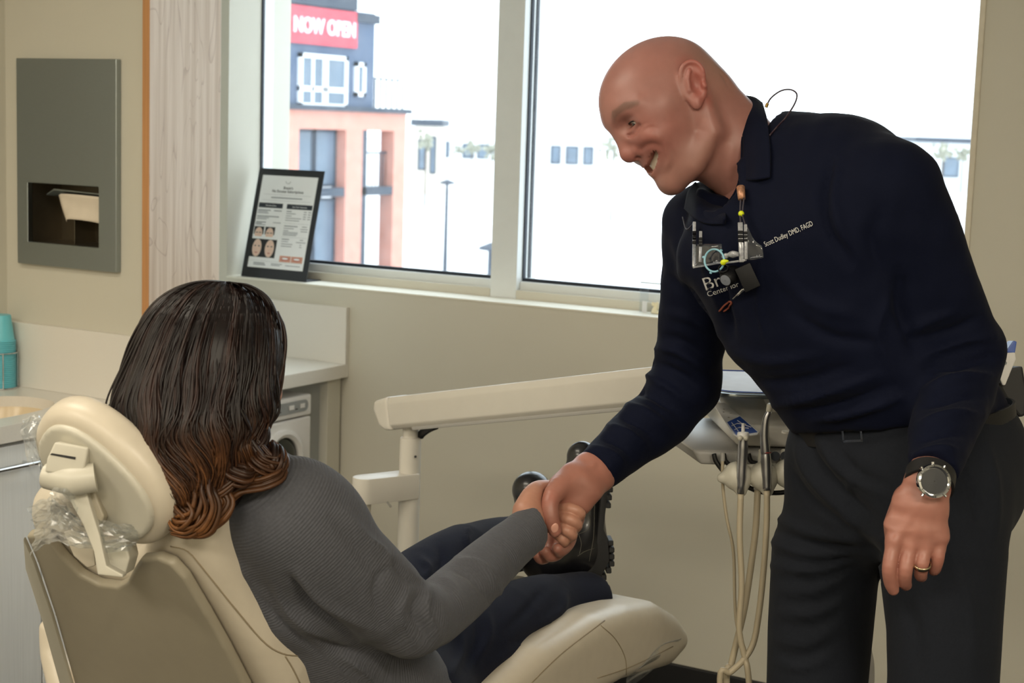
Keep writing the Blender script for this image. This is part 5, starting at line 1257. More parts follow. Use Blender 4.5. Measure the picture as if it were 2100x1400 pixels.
# ---- belt
bc = W(1847, 862, 2.52); ba_ = unit(T_c[0]-T_c[1]); V = []
for k_ in range(64):
    t = 2*math.pi*k_/64; e = 2/2.3; c_, s_ = math.cos(t), math.sin(t)
    o_ = sb_*.169*np.sign(c_)*abs(c_)**e+fb*.130*np.sign(s_)*abs(s_)**e
    V += [bc+o_-ba_*.016, bc+o_*1.022-ba_*.016, bc+o_*1.022+ba_*.016, bc+o_+ba_*.016]
Fc = [(k_*4+j, ((k_+1) % 64)*4+j, ((k_+1) % 64)*4+(j+1) % 4, k_*4+(j+1) % 4) for k_ in range(64) for j in range(4)]
belt = obj('belt', (V, Fc), m_leather, MAN, auto=40)
bkl = W(1752, 893, 2.36); BVb = bvh_of(V, Fc); pb_, nb_ = hit(BVb, 1750, 884)
if pb_ is not None:
    u_ = unit(np.cross(ba_, nb_)); v_ = np.cross(nb_, u_)
    P = []
    for (cu, cv_, w_, h_) in ((0, .014, .034, .0035), (0, -.014, .034, .0035), (-.0155, 0, .0035, .030), (.0155, 0, .0035, .030)): P.append(box(pb_+nb_*.003+u_*cu+v_*cv_, (w_, h_, .004), np.array([u_, v_, nb_])))
    obj('buckle', join(*P), m_chrome, belt)

# ---- lettering on the shirt
def shirt_text(s, size_px, p0, ang, m, name, bold=0.0, align='LEFT', xs=1.0):
    v, f = text_mesh(s, size_px, (0, 0, 0), A(1, 0, 0), A(0, 1, 0), A(0, 0, 1), 0.0, align, bold=bold)
    c_, s_ = math.cos(ang), math.sin(ang); V = []
    for q in v:
        qx = q[0]*xs; x = p0[0]+qx*c_-q[1]*s_; y = p0[1]-(qx*s_+q[1]*c_)
        h_, _ = hit(BVS, x, y, .0012); V.append(h_ if h_ is not None else W(x, y, 2.4))
    return obj(name, (V, f), m, shirt)
m_emb = mat('pale_thread', (205, 205, 205), .7, var=.1, scale=600)
shirt_text('Scott Dudley DMD, FAGD', 15, (1570, 506), math.radians(24), m_emb, 'name_lettering', xs=.66)
shirt_text('Branin', 38, (1447, 596), math.radians(20), m_emb, 'logo_lettering')
shirt_text('Center for De', 15.5, (1453, 608), math.radians(19), m_emb, 'logo_small_lettering')
G = []
lg, _ = hit(BVS, 1490, 627, .002)
cl = [(1476, 637), (1484, 626), (1496, 618), (1502, 620), (1494, 630), (1484, 637)]
P = [hit(BVS, *c, .0015)[0] for c in spline(np.array(cl), 16)]
if all(p is not None for p in P): obj('logo_swoosh', tube(P, .0016, 6), mat('rust_thread', (120, 58, 42), .8), shirt, smooth=True)

# ---- watch
wt = thing('wrist_watch', 'round steel sports watch with black face on the hanging wrist', 'watch', W(1912, 987, 2.19))
wn_ = unit(camvec(.10, .12, 1)); wc = W(1912, 987, 2.168)
wu = unit(_U-wn_*(_U@wn_))
obj('strap', lathe([(.0325, -.012), (.0338, -.011), (.0338, .011), (.0325, .012), (.030, .012), (.030, -.012), (.0325, -.012)], W(1907, 984, 2.203), unit(W(1906, 985, 2.2)-W(1916, 930, 2.235)), 36), m_base, wt, auto=40)
cs = obj('case', lathe([(.0005, 0), (.0215, 0), (.0232, .002), (.0232, .007), (.0222, .0095), (.0195, .0105), (.0178, .009), (.0175, .0075), (.0005, .0075)], wc, wn_, 44), m_chrome, wt, auto=35)
obj('dial', lathe([(.0174, .0078), (.0005, .0080)], wc, wn_, 40), mat('dark_dial', (34, 37, 44), .2, var=.1), cs)
for t in range(12):
    a = t*math.pi/6; d_ = wu*math.cos(a)+np.cross(wn_, wu)*math.sin(a)
    obj('bezel_mark', box(wc+d_*.0206+wn_*.0103, (.0022, .0007, .0006), np.array([d_, np.cross(wn_, d_), wn_])), m_base, cs)
for a in (.9, 1.57, 2.3, -.9, -2.3):
    d_ = _R*math.cos(a)+wu*math.sin(a); d_ = unit(d_-wn_*(d_@wn_)); obj('button', cyl(wc+d_*.022+wn_*.005, wc+d_*.0258+wn_*.005, .0022, 10), m_chrome, cs, auto=40)

# ---- belt pack
bpk = thing('belt_pack', 'small white and blue device in a black holster clipped to the man\'s belt', 'device', W(2075, 800, 2.515))
dB = 2.515
obj('holster', prism_bm([W(2042, 760, dB), W(2098, 750, dB), W(2106, 800, dB), W(2104, 852, dB), W(2092, 856, dB), W(2070, 830, dB), W(2048, 790, dB)], camvec(0, 0, -.05), .004), m_base, bpk)
obj('casing', prism_bm([W(2043, 740, dB-.01), W(2052, 724, dB-.01), W(2082, 722, dB-.01), W(2084, 736, dB-.01), W(2070, 770, dB-.01), W(2062, 790, dB-.01), W(2056, 790, dB-.01), W(2046, 765, dB-.01)], camvec(0, 0, -.04), .004), m_appl, bpk)
obj('blue_cap', prism_bm([W(2054, 722, dB-.008), W(2066, 716, dB-.008), W(2079, 698, dB-.008), W(2086, 700, dB-.008), W(2082, 724, dB-.008)], camvec(0, 0, -.03), .002), mat('blue_plastic', (70, 100, 180), .4), bpk)
obj('side_button', cyl(W(2061, 744, dB-.014), W(2061, 744, dB-.006), .003, 12), m_applg, bpk)

# ---- loupes hanging on the chest
LD = lambda x, y, l=.02: W(x, y, nearest_d(BVS, x, y, 2.42)-l)
lp = thing('dental_loupes', 'dental loupes with clear frame hanging on cords from the man\'s neck', 'loupes', LD(1490, 560))
m_lens = glassy('clear_lens', (.90, .92, .95), .07, .03); m_clear = mat('clear_grey_plastic', (150, 152, 158), .2, var=.35, scale=220, coat=.4)
m_neon = mat('neon_yellow', (214, 226, 30), .4, var=0); m_tblue = mat('pale_blue_rim', (140, 190, 210), .3)
m_pack = mat('dark_lamp_body', (12, 13, 17), .5, spec=.25)
def bar(a, b, w_, t_, m, name, parent, l=.02):
    A0, B0 = LD(*a, l), LD(*b, l); d_ = unit(B0-A0); n_ = unit(-ray(*a)); n_ = unit(n_-d_*(n_@d_)); u_ = np.cross(n_, d_)
    return obj(name, bevel(box((A0+B0)/2, (np.linalg.norm(B0-A0), w_, t_), np.array([d_, u_, n_])), .0012, 2), m, parent, auto=40)
for a, b, w_ in (((1518, 456), (1521, 538), .0075), ((1529, 460), (1530, 532), .0048), ((1424, 455), (1423, 548), .0050), ((1437, 474), (1436, 538), .0048)):
    tm_ = bar(a, b, w_, .006, m_clear, 'temple_arm', lp, .03)
    for k_ in range(3):
        t = .25+.10*k_; c_ = (a[0]+(b[0]-a[0])*t, a[1]+(b[1]-a[1])*t); bar((c_[0], c_[1]-2.5), (c_[0], c_[1]+2.5), w_*1.1, .0075, m_pack, 'hinge_band', tm_, .03)
bar((1422, 548), (1480, 538), .0032, .004, m_clear, 'brow_bar', lp, .03); bar((1480, 540), (1530, 533), .0032, .006, m_clear, 'brow_bar', lp, .03)
G = patch([[LD(1531, 458, .03), LD(1540, 480, .03), LD(1550, 500, .03)], [LD(1532, 495, .032), LD(1548, 500, .03), LD(1562, 505, .03)], [LD(1534, 533, .03), LD(1550, 532, .03), LD(1566, 528, .03)]], 8, 8)
obj('side_shield', sheet(G, .0015), m_lens, lp, smooth=True)
G = patch([[LD(1424, 500, .03), LD(1450, 500, .034), LD(1480, 500, .03)], [LD(1424, 546, .03), LD(1450, 544, .034), LD(1480, 540, .03)]], 6, 8)
obj('lens', sheet(G, .0015), m_lens, lp, smooth=True)
cx_, cy_, rr = 1465, 534, 20
circ = [LD(cx_+rr*math.cos(t), cy_+rr*1.15*math.sin(t), .045) for t in np.linspace(0, 2*math.pi, 41)]
obj('magnifier_ring', tube(circ, .0016, 6), m_tblue, lp, smooth=True)
for t in (-.9, 1.9, 3.4): obj('ring_lug', cyl(LD(cx_+rr*math.cos(t), cy_+rr*1.15*math.sin(t), .044), LD(cx_+rr*1.2*math.cos(t), cy_+rr*1.4*math.sin(t), .044), .002, 8), m_tblue, lp)
obj('bridge_joint', tube(spline([LD(1482, 528, .04), LD(1496, 522, .04), LD(1514, 521, .04)], 8), [.0035, .004, .0045, .003, .0045, .0055, .0045, .003], 10), m_clear, lp, smooth=True)
obj('nose_pad', tube(spline([LD(1480, 541, .05), LD(1486, 536, .052), LD(1494, 535, .05)], 8), [.002, .004, .0045, .004, .003, .0025, .002, .001], 8), m_neon, lp, smooth=True)
lm = bar((1522, 545), (1544, 592), .024, .018, m_pack, 'lamp_body', lp, .02)
obj('lamp_head', lathe([(.0005, -.016), (.010, -.016), (.012, -.012), (.012, .010), (.009, .014), (.0005, .014)], LD(1497, 566, .03), unit(camvec(-.5, -.4, .6)), 20), m_pack, lp, auto=40)
obj('lamp_lens', lathe([(.0085, .0142), (.0005, .0150)], LD(1497, 566, .03), unit(camvec(-.5, -.4, .6)), 16), mat('lamp_glass', (120, 125, 135), .1), lp)
obj('lamp_ring', lathe([(.006, -.003), (.008, -.003), (.008, .003), (.006, .003)], LD(1484, 552, .04), unit(camvec(-.3, .5, .7)), 16), m_pack, lp, auto=40)
obj('lamp_lever', tube([LD(1504, 612, .012), LD(1532, 587, .018)], [.0022, .003], 8), m_chrome, lp, smooth=True)
obj('cord_bead', lathe([(.0045*math.sin(t), -.0045*math.cos(t)) for t in np.linspace(.05, 3.09, 9)], LD(1520, 438, .02), _U, 14), m_neon, lp, smooth=True)
obj('cord_wrap', tube([LD(1519, 384, .012), LD(1521, 408, .014)], [.0065, .0055], 10), mat('copper_wrap', (190, 140, 110), .4, .4, var=.4, scale=300), lp, smooth=True)
m_cord = mat('dark_cord', (56, 52, 62), .6)
obj('neck_cord', tube(spline([LD(1519, 408, .014), LD(1518, 438, .02), LD(1519, 458, .03)], 12), .0014, 6), m_cord, lp, smooth=True)
obj('neck_cord', tube(spline([LD(1526, 405, .014), LD(1523, 438, .02), LD(1528, 460, .03)], 12), .0012, 6), m_cord, lp, smooth=True)
obj('neck_cord', tube(spline([LD(1400, 445, .012), LD(1408, 470, .02), LD(1424, 456, .03)], 12), .0012, 6), m_cord, lp, smooth=True)
obj('neck_cord', tube(spline([W(1572, 216, 2.50), W(1582, 200, 2.50), W(1602, 186, 2.50), W(1622, 184, 2.50), W(1634, 193, 2.49), W(1630, 212, 2.47), W(1612, 240, 2.43), LD(1592, 262, .006), LD(1578, 278, .006)], 40), .0013, 6), mat('purple_brown_cord', (52, 34, 44), .5), lp, smooth=True)
obj('cord_clip', cyl(W(1571, 220, 2.50), W(1574, 212, 2.50), .0025, 10), mat('brass_clip', (150, 120, 60), .3, .8), lp)

# ================================================================== SEATED WOMAN
m_knit = mat('grey_rib_knit', (82, 83, 89), .9, var=.12, scale=250, sheen=.10, spec=.15)
def rib(m, pitch, st):
    nt = m.node_tree; N = nt.nodes; L = nt.links; b = N['Principled BSDF']
    at = N.new('ShaderNodeAttribute'); at.attribute_name = 'rib'
    mu = N.new('ShaderNodeMath'); mu.operation = 'MULTIPLY'; mu.inputs[1].default_value = 6.2832/pitch; L.new(at.outputs['Fac'], mu.inputs[0])
    sn = N.new('ShaderNodeMath'); sn.operation = 'SINE'; L.new(mu.outputs[0], sn.inputs[0])
    bp = N.new('ShaderNodeBump'); bp.inputs['Strength'].default_value = st; bp.inputs['Distance'].default_value = .001
    L.new(sn.outputs[0], bp.inputs['Height']); L.new(bp.outputs[0], b.inputs['Normal'])
rib(m_knit, .0042, .32)
def along(V, P):
    P = np.asarray(P, float); best = np.full(len(V), 9.); out = np.zeros(len(V)); acc = 0.
    for i in range(len(P)-1):
        a = P[i]; ba = P[i+1]-a; L = np.linalg.norm(ba); t0 = (V-a)@ba/L; t = np.clip(t0, 0, L); d = np.linalg.norm(V-a-(t/L)[:, None]*ba, axis=1)
        m = d < best; best[m] = d[m]; lo_ = 0 if i else -9; hi_ = L if i < len(P)-2 else 9; out[m] = acc+np.clip(t0[m], lo_, hi_); acc += L
    return out, best
m_denim = mat('dark_denim', (15, 20, 38), .85, var=.25, scale=350, bump=.3, bscale=700, sheen=.03, spec=.15)
m_hair = mat('brunette_hair', (40, 26, 20), .42, vcol=True, var=.25, scale=120, spec=.35)
m_boot = mat('black_boot_leather', (22, 22, 25), .28, var=.1, bump=.08, coat=.2)
m_sole = mat('black_boot_sole', (20, 20, 22), .65, var=.1)

DHW = 2.13
HWc = W(425, 735, DHW)
# torso frame: shoulder axis about world X, facing +Y and a little up
ws = unit(A(1, -.08, -.03)); 
TW = [W(455, 985, 2.17), W(490, 1060, 2.20), W(540, 1150, 2.25), W(610, 1260, 2.33), W(680, 1360, 2.40), W(760, 1440, 2.48)]
wf = unit(np.cross(unit(TW[0]-TW[3]), ws)); wf = wf if wf[1] > 0 else -wf
SRW, ERW, WRW = W(592, 1052, 2.10), W(842, 1268, 2.22), W(1094, 1074, 2.50)
SLW, ELW, WLW = W(430, 1040, 2.38), W(640, 1200, 2.62), W(800, 1215, 2.55)
WOM = thing('person', 'woman with long brown wavy hair in a grey sweater lying in the dental chair', 'person', A(CX, 2.0, .70))
# ---- body: head, hand
wh = SDF(HWc-.20, HWc+A(.20, .20, .17), .004)
hfw = unit(A(.25, .95, -.10)); hsw = unit(np.cross(hfw, A(0, 0, 1))); huw = np.cross(hsw, hfw); HA = np.array([hfw, hsw, huw])
g_ = lambda f, s_, u: HWc+hfw*f+hsw*s_+huw*u
wh.ell(g_(0, 0, .010), (.080, .064, .072), HA, k=.02).ell(g_(.045, 0, -.05), (.045, .052, .065), HA, k=.03).ell(g_(.068, 0, -.095), (.02, .022, .018), HA, k=.02)
wh.chain([g_(.094, 0, -.015), g_(.106, 0, -.045)], [.008, .011], .008)
for s_ in (-1, 1):
    wh.ell(g_(.075, s_*.034, -.04), (.022, .02, .022), HA, k=.02); wh.ell(g_(.098, s_*.031, -.010), (.014, .015, .009), HA, k=.01, sub=True); wh.ell(g_(-.005, s_*.075, -.03), (.016, .007, .028), HA, k=.006)
wh.chain([g_(.088, -.022, -.075), g_(.095, 0, -.076), g_(.088, .022, -.075)], [.006, .007, .006], .006)
wh.chain([g_(-.015, 0, -.06), TW[0]], [.048, .052], .03)
whv, whf = wh.mesh(1)
def her_hand(s):
    n_ = unit(camvec(-.2, .5, .8)); al = unit(W(1165, 1062, 2.54)-W(1085, 1050, 2.50)); u_ = unit(np.cross(al, n_)); n2 = np.cross(u_, al)
    s.loft([W(1062, 1096, 2.475), W(1088, 1064, 2.50), W(1112, 1050, 2.53), W(1145, 1056, 2.555)], u_, n2, [.025, .026, .034, .032], [.020, .019, .017, .013], k=.012)
    s.schain([W(1078, 1046, 2.50), W(1090, 1018, 2.515), W(1102, 1001, 2.53), W(1122, 996, 2.55)], [.020, .0165, .0118, .0095], .010)
    for L, r in (([(1140, 1042, 2.545), (1168, 1042, 2.525), (1190, 1052, 2.528), (1186, 1066, 2.548)], .0088), ([(1142, 1058, 2.54), (1166, 1064, 2.518), (1184, 1075, 2.524), (1178, 1088, 2.545)], .0088), ([(1140, 1076, 2.54), (1160, 1086, 2.518), (1174, 1097, 2.524), (1166, 1106, 2.545)], .0085),
                 ([(1136, 1090, 2.54), (1150, 1102, 2.525), (1158, 1112, 2.532), (1150, 1118, 2.55)], .0076)):
        P = [W(*t) for t in L]; s.schain(P, [r*1.08, r*1.04, r*.96, r*.78], .003)
lo, hi = cluster([W(1050, 980, 2.45), W(1205, 1130, 2.45), W(1050, 980, 2.60), W(1205, 1130, 2.60)], .02)
hhv, hhf = hand_part(lo, hi, her_hand)
cw_ = SDF(np.minimum.reduce([*TW, SRW, ERW, SLW, ELW])-.15, np.maximum.reduce([*TW, SRW, ERW, WRW, WLW, W(1110, 1110, 3.25)])+.15, .014)
cw_.loft(TW, ws, wf, [.06, .13, .13, .12, .12, .13], [.05, .08, .085, .08, .085, .09], k=.03)
cw_.chain([SRW, W(690, 1145, 2.14), W(780, 1222, 2.19), ERW, W(885, 1262, 2.26), W(960, 1200, 2.36), W(1040, 1120, 2.45), WRW], [.035, .03, .028, .026, .024, .022, .02, .018], .02); cw_.chain([SLW, ELW, WLW], [.04, .032, .02], .03)
LRl = [W(790, 1420, 2.48), W(1010, 1300, 2.78), W(1180, 1205, 3.08)]; LLl = [W(760, 1340, 2.62), W(955, 1150, 2.95), W(1090, 1105, 3.28)]
cw_.chain(LRl, [.06, .045, .03], .03); cw_.chain(LLl, [.06, .045, .03], .03)
wlh = hand_part(W(840, 1200, 2.5)-.1, W(840, 1200, 2.5)+.1, lambda s: s.chain([WLW, W(835, 1204, 2.53), W(866, 1206, 2.52), W(885, 1216, 2.52)], [.022, .022, .012, .009], .01), .003)
cwv, cwf = cw_.mesh(1)
wv, wf_ = merge((whv, whf), (hhv, hhf), (cwv, cwf), wlh)
wsk = np.tile(np.array([.47, .235, .165]), (len(wv), 1))*(1+.05*vnoise(wv, 80, 8))[:, None]
wbody = obj('body', (wv, wf_), m_skin, WOM, smooth=True, tint=wsk)
# ---- sweater
sw = SDF(np.minimum.reduce([*TW, SRW, ERW, WRW, SLW, ELW])-.13, np.maximum.reduce([*TW, SRW, ERW, WRW, SLW, ELW, WLW])+.13, .006)
sw.loft(TW, ws, wf, [.075, .155, .165, .155, .155, .160], [.065, .105, .115, .115, .115, .118], k=.03)
sw.chain([TW[0]+ws*.03, W(545, 1035, 2.12), SRW], [.045, .056, .066], .03); sw.chain([TW[0]-ws*.03, SLW], [.05, .06], .03)
sw.chain([SRW, W(690, 1148, 2.14), W(780, 1222, 2.19), ERW], [.070, .066, .062, .050], .03)
sw.ell(W(640, 1085, 2.12), (.07, .07, .075), k=.03)
sw.chain([ERW, W(885, 1262, 2.26), W(960, 1200, 2.36), W(1040, 1120, 2.45), W(1092, 1078, 2.495)], [.049, .046, .042, .038, .0345], .02)
sw.chain([SLW, ELW, WLW], [.058, .048, .036], .03)
sw.ell(W(740, 1360, 2.40), (.07, .07, .06), k=.04)
cwn = unit(W(1094, 1076, 2.497)-W(1040, 1120, 2.45)); cutcap(sw, W(1096, 1074, 2.50), unit(cwn*.9+_R*.3-_U*.1), .075)
sw.cone(TW[0]+unit(TW[0]-TW[1])*.01, TW[0]+unit(TW[0]-TW[1])*.15, .056, .08, .006, sub=True)
wsv, wsf = sw.mesh(1)
FW = [([(1040, 1050), (1090, 1085), (1120, 1140)], 10, .002), ([(940, 1150), (990, 1165), (1025, 1215)], 7, .007), ([(925, 1165), (970, 1185), (1005, 1235)], 6, -.005), ([(880, 1205), (870, 1250), (900, 1300)], 7, .007), ([(860, 1215), (850, 1260), (880, 1320)], 6, -.006),
      ([(840, 1205), (820, 1260), (850, 1320)], 7, .005), ([(800, 1160), (770, 1200), (780, 1280)], 8, -.005), ([(610, 1170), (660, 1230), (760, 1290)], 9, .006), ([(590, 1180), (640, 1245), (730, 1310)], 8, -.008), ([(560, 1190), (600, 1260), (680, 1320)], 9, .006),
      ([(640, 1300), (690, 1330), (740, 1340)], 9, -.006), ([(540, 1230), (590, 1290), (660, 1340)], 8, -.005), ([(700, 1040), (740, 1090), (790, 1150)], 9, .005), ([(680, 1060), (730, 1120), (775, 1180)], 8, -.004), ([(760, 1110), (790, 1140), (800, 1180)], 7, .005),
      ([(800, 1150), (835, 1185), (870, 1200)], 7, -.005), ([(700, 1345), (740, 1370), (770, 1400)], 7, .005), ([(900, 1180), (930, 1200), (960, 1260)], 8, .003), ([(1000, 1100), (1040, 1130), (1060, 1180)], 10, -.002)]
wsv = folds(wsv, wsf, [(a, b, c*1.4) for a, b, c in FW])
nn = normals(wsv, wsf); wsv = wsv+nn*(.0018*vnoise(wsv, 32, 15))[:, None]
swt = obj('sweater', (wsv, wsf), m_knit, WOM, smooth=True)
ARM = spline([SRW, W(690, 1148, 2.14), W(780, 1222, 2.19), ERW, W(885, 1262, 2.26), W(960, 1200, 2.36), W(1040, 1120, 2.45), W(1100, 1070, 2.50)], 40)
ra, da = along(wsv, ARM); rt, dt = along(wsv, TW); w_ = np.clip((dt-.10-(da-.065))/.03+.5, 0, 1)
at_ = swt.data.attributes.new('rib', 'FLOAT', 'POINT'); at_.data.foreach_set('value', np.where(w_ > .5, ra, rt).astype(np.float32))
# ---- jeans
jn = SDF(np.minimum.reduce([TW[4], *LRl, *LLl])-.22, np.maximum.reduce([TW[4], *LRl, *LLl])+.22, .007)
jn.loft([TW[4]+wf*.0, TW[5], W(800, 1450, 2.53)], ws, wf, [.14, .155, .15], [.10, .11, .11], k=.03)
jn.chain([W(800, 1430, 2.49), W(905, 1355, 2.62), W(1030, 1285, 2.80), W(1120, 1246, 2.95), W(1192, 1224, 3.06)], [.095, .085, .074, .062, .046], .03)
jn.chain([W(1120, 1262, 2.96), W(1215, 1232, 3.06), W(1240, 1222, 3.08)], [.045, .038, .030], .03)
jn.chain([W(760, 1330, 2.60), W(870, 1205, 2.80), W(950, 1142, 2.94), W(1030, 1120, 3.10), W(1090, 1110, 3.24)], [.09, .072, .060, .056, .052], .03)
cutcap(jn, W(1240, 1215, 3.07), unit(camvec(.86, .1, -.5)), .12, .12)
jv, jf = jn.mesh(1)
FJ = [([(960, 1080), (955, 1110), (965, 1140)], 5, .005), ([(900, 1115), (905, 1150), (890, 1180)], 7, -.006), ([(860, 1140), (880, 1165), (870, 1190)], 7, .006), ([(830, 1155), (850, 1180), (845, 1200)], 6, -.006), ([(1000, 1250), (1005, 1300), (980, 1350)], 8, .005), ([(980, 1270), (980, 1320), (950, 1370)], 7, -.005), ([(950, 1290), (945, 1340), (920, 1390)], 7, .005), ([(1150, 1290), (1080, 1320), (1010, 1360)], 7, .006), ([(1200, 1255), (1130, 1285), (1050, 1320)], 7, -.007),
      ([(900, 1320), (890, 1360), (870, 1395)], 6, -.004), ([(870, 1340), (860, 1375), (850, 1398)], 6, .004), ([(1160, 1215), (1150, 1250), (1100, 1290)], 8, .006), ([(1110, 1210), (1080, 1250), (1040, 1290)], 8, -.005)]
jv = folds(jv, jf, FJ); nn = normals(jv, jf); jv = jv+nn*(.0022*vnoise(jv, 40, 25))[:, None]
obj('jeans', (jv, jf), m_denim, WOM, smooth=True)
# ---- boots
def boot_right():
    s = SDF(W(1190, 1060, 3.12)-.22, W(1190, 1060, 3.12)+.22, .004)
    s.chain([W(1196, 1148, 3.12), W(1200, 1085, 3.12), W(1203, 1010, 3.12), W(1199, 962, 3.12), W(1194, 936, 3.12)], [.040, .038, .036, .038, .030], .02)
    s.chain([W(1190, 1120, 3.12), W(1150, 1130, 3.10), W(1120, 1142, 3.08)], [.044, .048, .050], .03)
    return s.mesh(1)
rbv, rbf = boot_right()
BR = obj('boot', (rbv, rbf), m_boot, WOM, smooth=True)
inner = [(1216, 934), (1224, 948), (1232, 970), (1234, 1010), (1230, 1050), (1226, 1090), (1222, 1130), (1208, 1160), (1192, 1174)]
outer = [(1224, 930), (1238, 944), (1248, 966), (1249, 1000), (1243, 1042), (1238, 1085), (1247, 1104), (1250, 1150), (1234, 1182), (1212, 1188)]
poly = inner[::-1]+outer
obj('sole', prism_bm([W(x, y, 3.08) for x, y in poly[::-1]], _F*.09+camvec(-.012, .01, 0), .002, 2), m_sole, BR, auto=40)
for i, (x, y) in enumerate([(1250, 968), (1250, 984), (1249, 1000), (1247, 1016), (1245, 1032), (1250, 1108), (1252, 1122), (1252, 1136), (1252, 1150), (1246, 1164), (1236, 1178)]):
    obj('lug', bevel(box(W(x, y, 3.12)+_F*.0, (.010, .010, .085), np.array([_R, _U, _F])), .0015, 1), m_sole, BR)
bvB = bvh_of(rbv, rbf)
m_st = mat('pale_stitch', (84, 82, 74), .8)
for L in ([(1224, 975), (1219, 1040), (1217, 1100), (1208, 1150)], [(1196, 1040), (1209, 1060), (1206, 1085), (1184, 1096)], [(1218, 1124), (1200, 1130), (1184, 1140)], [(1187, 1096), (1192, 1115), (1188, 1136)]):
    P = [hit(bvB, *q, .0006)[0] for q in spline(np.array(L, float), 20)]; P = [p for p in P if p is not None]
    if len(P) > 4: obj('stitching', tube(np.array(P), .0006, 5), m_st, BR, smooth=True)
s = SDF(W(1090, 1050, 3.30)-.22, W(1090, 1050, 3.30)+.22, .004)
s.chain([W(1092, 1006, 3.28), W(1100, 1050, 3.29), W(1112, 1110, 3.30)], [.036, .036, .036], .02); s.ell(W(1089, 1004, 3.275), (.036, .036, .034), k=.015)
s.chain([W(1112, 1110, 3.28), W(1080, 1118, 3.24)], [.042, .045], .02)
BL_ = obj('boot', s.mesh(1), m_boot, WOM, smooth=True)
s = SDF(W(1090, 1050, 3.32)-.22, W(1090, 1050, 3.32)+.22, .005)
s.chain([W(1091, 1006, 3.315), W(1101, 1050, 3.325), W(1114, 1118, 3.33)], [.040, .040, .042], .01)
s.cut(W(1091, 1006, 3.292), -_F)
obj('sole', s.mesh(1), m_sole, BL_, smooth=True)
# ---- bib and chain
m_bib = mat('teal_bib', (60, 190, 190), .7, var=.05)
bb = thing('dental_bib', 'teal dental bib across the woman\'s chest, a corner showing past her shoulder', 'bib', W(655, 985, 2.24))
obj('sheet', sheet(patch([[W(600, 966, 2.26), W(640, 968, 2.24), W(664, 978, 2.24)], [W(620, 1000, 2.28), W(655, 1010, 2.26), W(672, 1000, 2.25)], [W(640, 1060, 2.34), W(690, 1075, 2.34), W(720, 1080, 2.34)]], 10, 10), .0012), m_bib, bb, smooth=True)
obj('corner', sheet(patch([[W(748, 1296, 2.335), W(762, 1302, 2.33)], [W(752, 1312, 2.335), W(765, 1318, 2.33)]], 4, 4), .0012), m_bib, bb)
obj('chain', tube(spline([W(500, 930, 2.08), W(520, 944, 2.06), W(540, 957, 2.06), W(565, 972, 2.07)], 16), .0016, 6), mat('lilac_strap', (190, 120, 220), .4), bb, smooth=True)

# ---- hair
hr_ = SDF(W(400, 830, 2.12)-A(.26, .30, .24), W(400, 830, 2.12)+A(.26, .24, .24), .005)
hr_.ell(W(432, 716, 2.12), (.080, .092, .082), k=.03)
hr_.ell(W(440, 690, 2.11), (.076, .076, .066), k=.03)
hr_.chain([W(395, 720, 2.08), W(330, 830, 2.05), W(310, 900, 2.05), W(350, 990, 2.06), W(395, 1050, 2.07)], [.068, .056, .048, .042, .030], .04)
hr_.chain([W(470, 720, 2.09), W(480, 810, 2.07), W(455, 900, 2.05), W(440, 990, 2.05), W(420, 1045, 2.06)], [.056, .050, .046, .038, .026], .04)
hr_.chain([W(430, 740, 2.06), W(400, 860, 2.03), W(380, 960, 2.03)], [.066, .066, .054], .04)
hv_, hf_ = hr_.mesh(1)
BVH_ = bvh_of(hv_, hf_)
LC = np.array([(455, 577), (395, 580), (340, 606), (290, 660), (255, 735), (233, 810), (228, 870), (240, 925), (285, 975), (325, 1030), (345, 1085)], float)
RC = np.array([(470, 577), (515, 586), (552, 612), (570, 655), (575, 705), (572, 760), (562, 815), (548, 860), (528, 900), (520, 950), (470, 1050)], float)
nT = 34; LCs, RCs = spline(LC, nT), spline(RC, nT)
dk, md, cr_ = np.array([.0085, .0045, .0042]), np.array([.034, .013, .0075]), np.array([.26, .105, .032])
SV, SFc, ST = [], [], []; off = 0
rh = np.random.RandomState(11)
def add_strand(P, r, cols, flat=.55, n=5):
    global off
    v, f = tube(P, r, n, True, flat); SV.extend(v); SFc.extend([tuple(i+off for i in q) for q in f]); ST.extend(np.repeat(cols, n, axis=0)); off += len(v)
NS = 1500
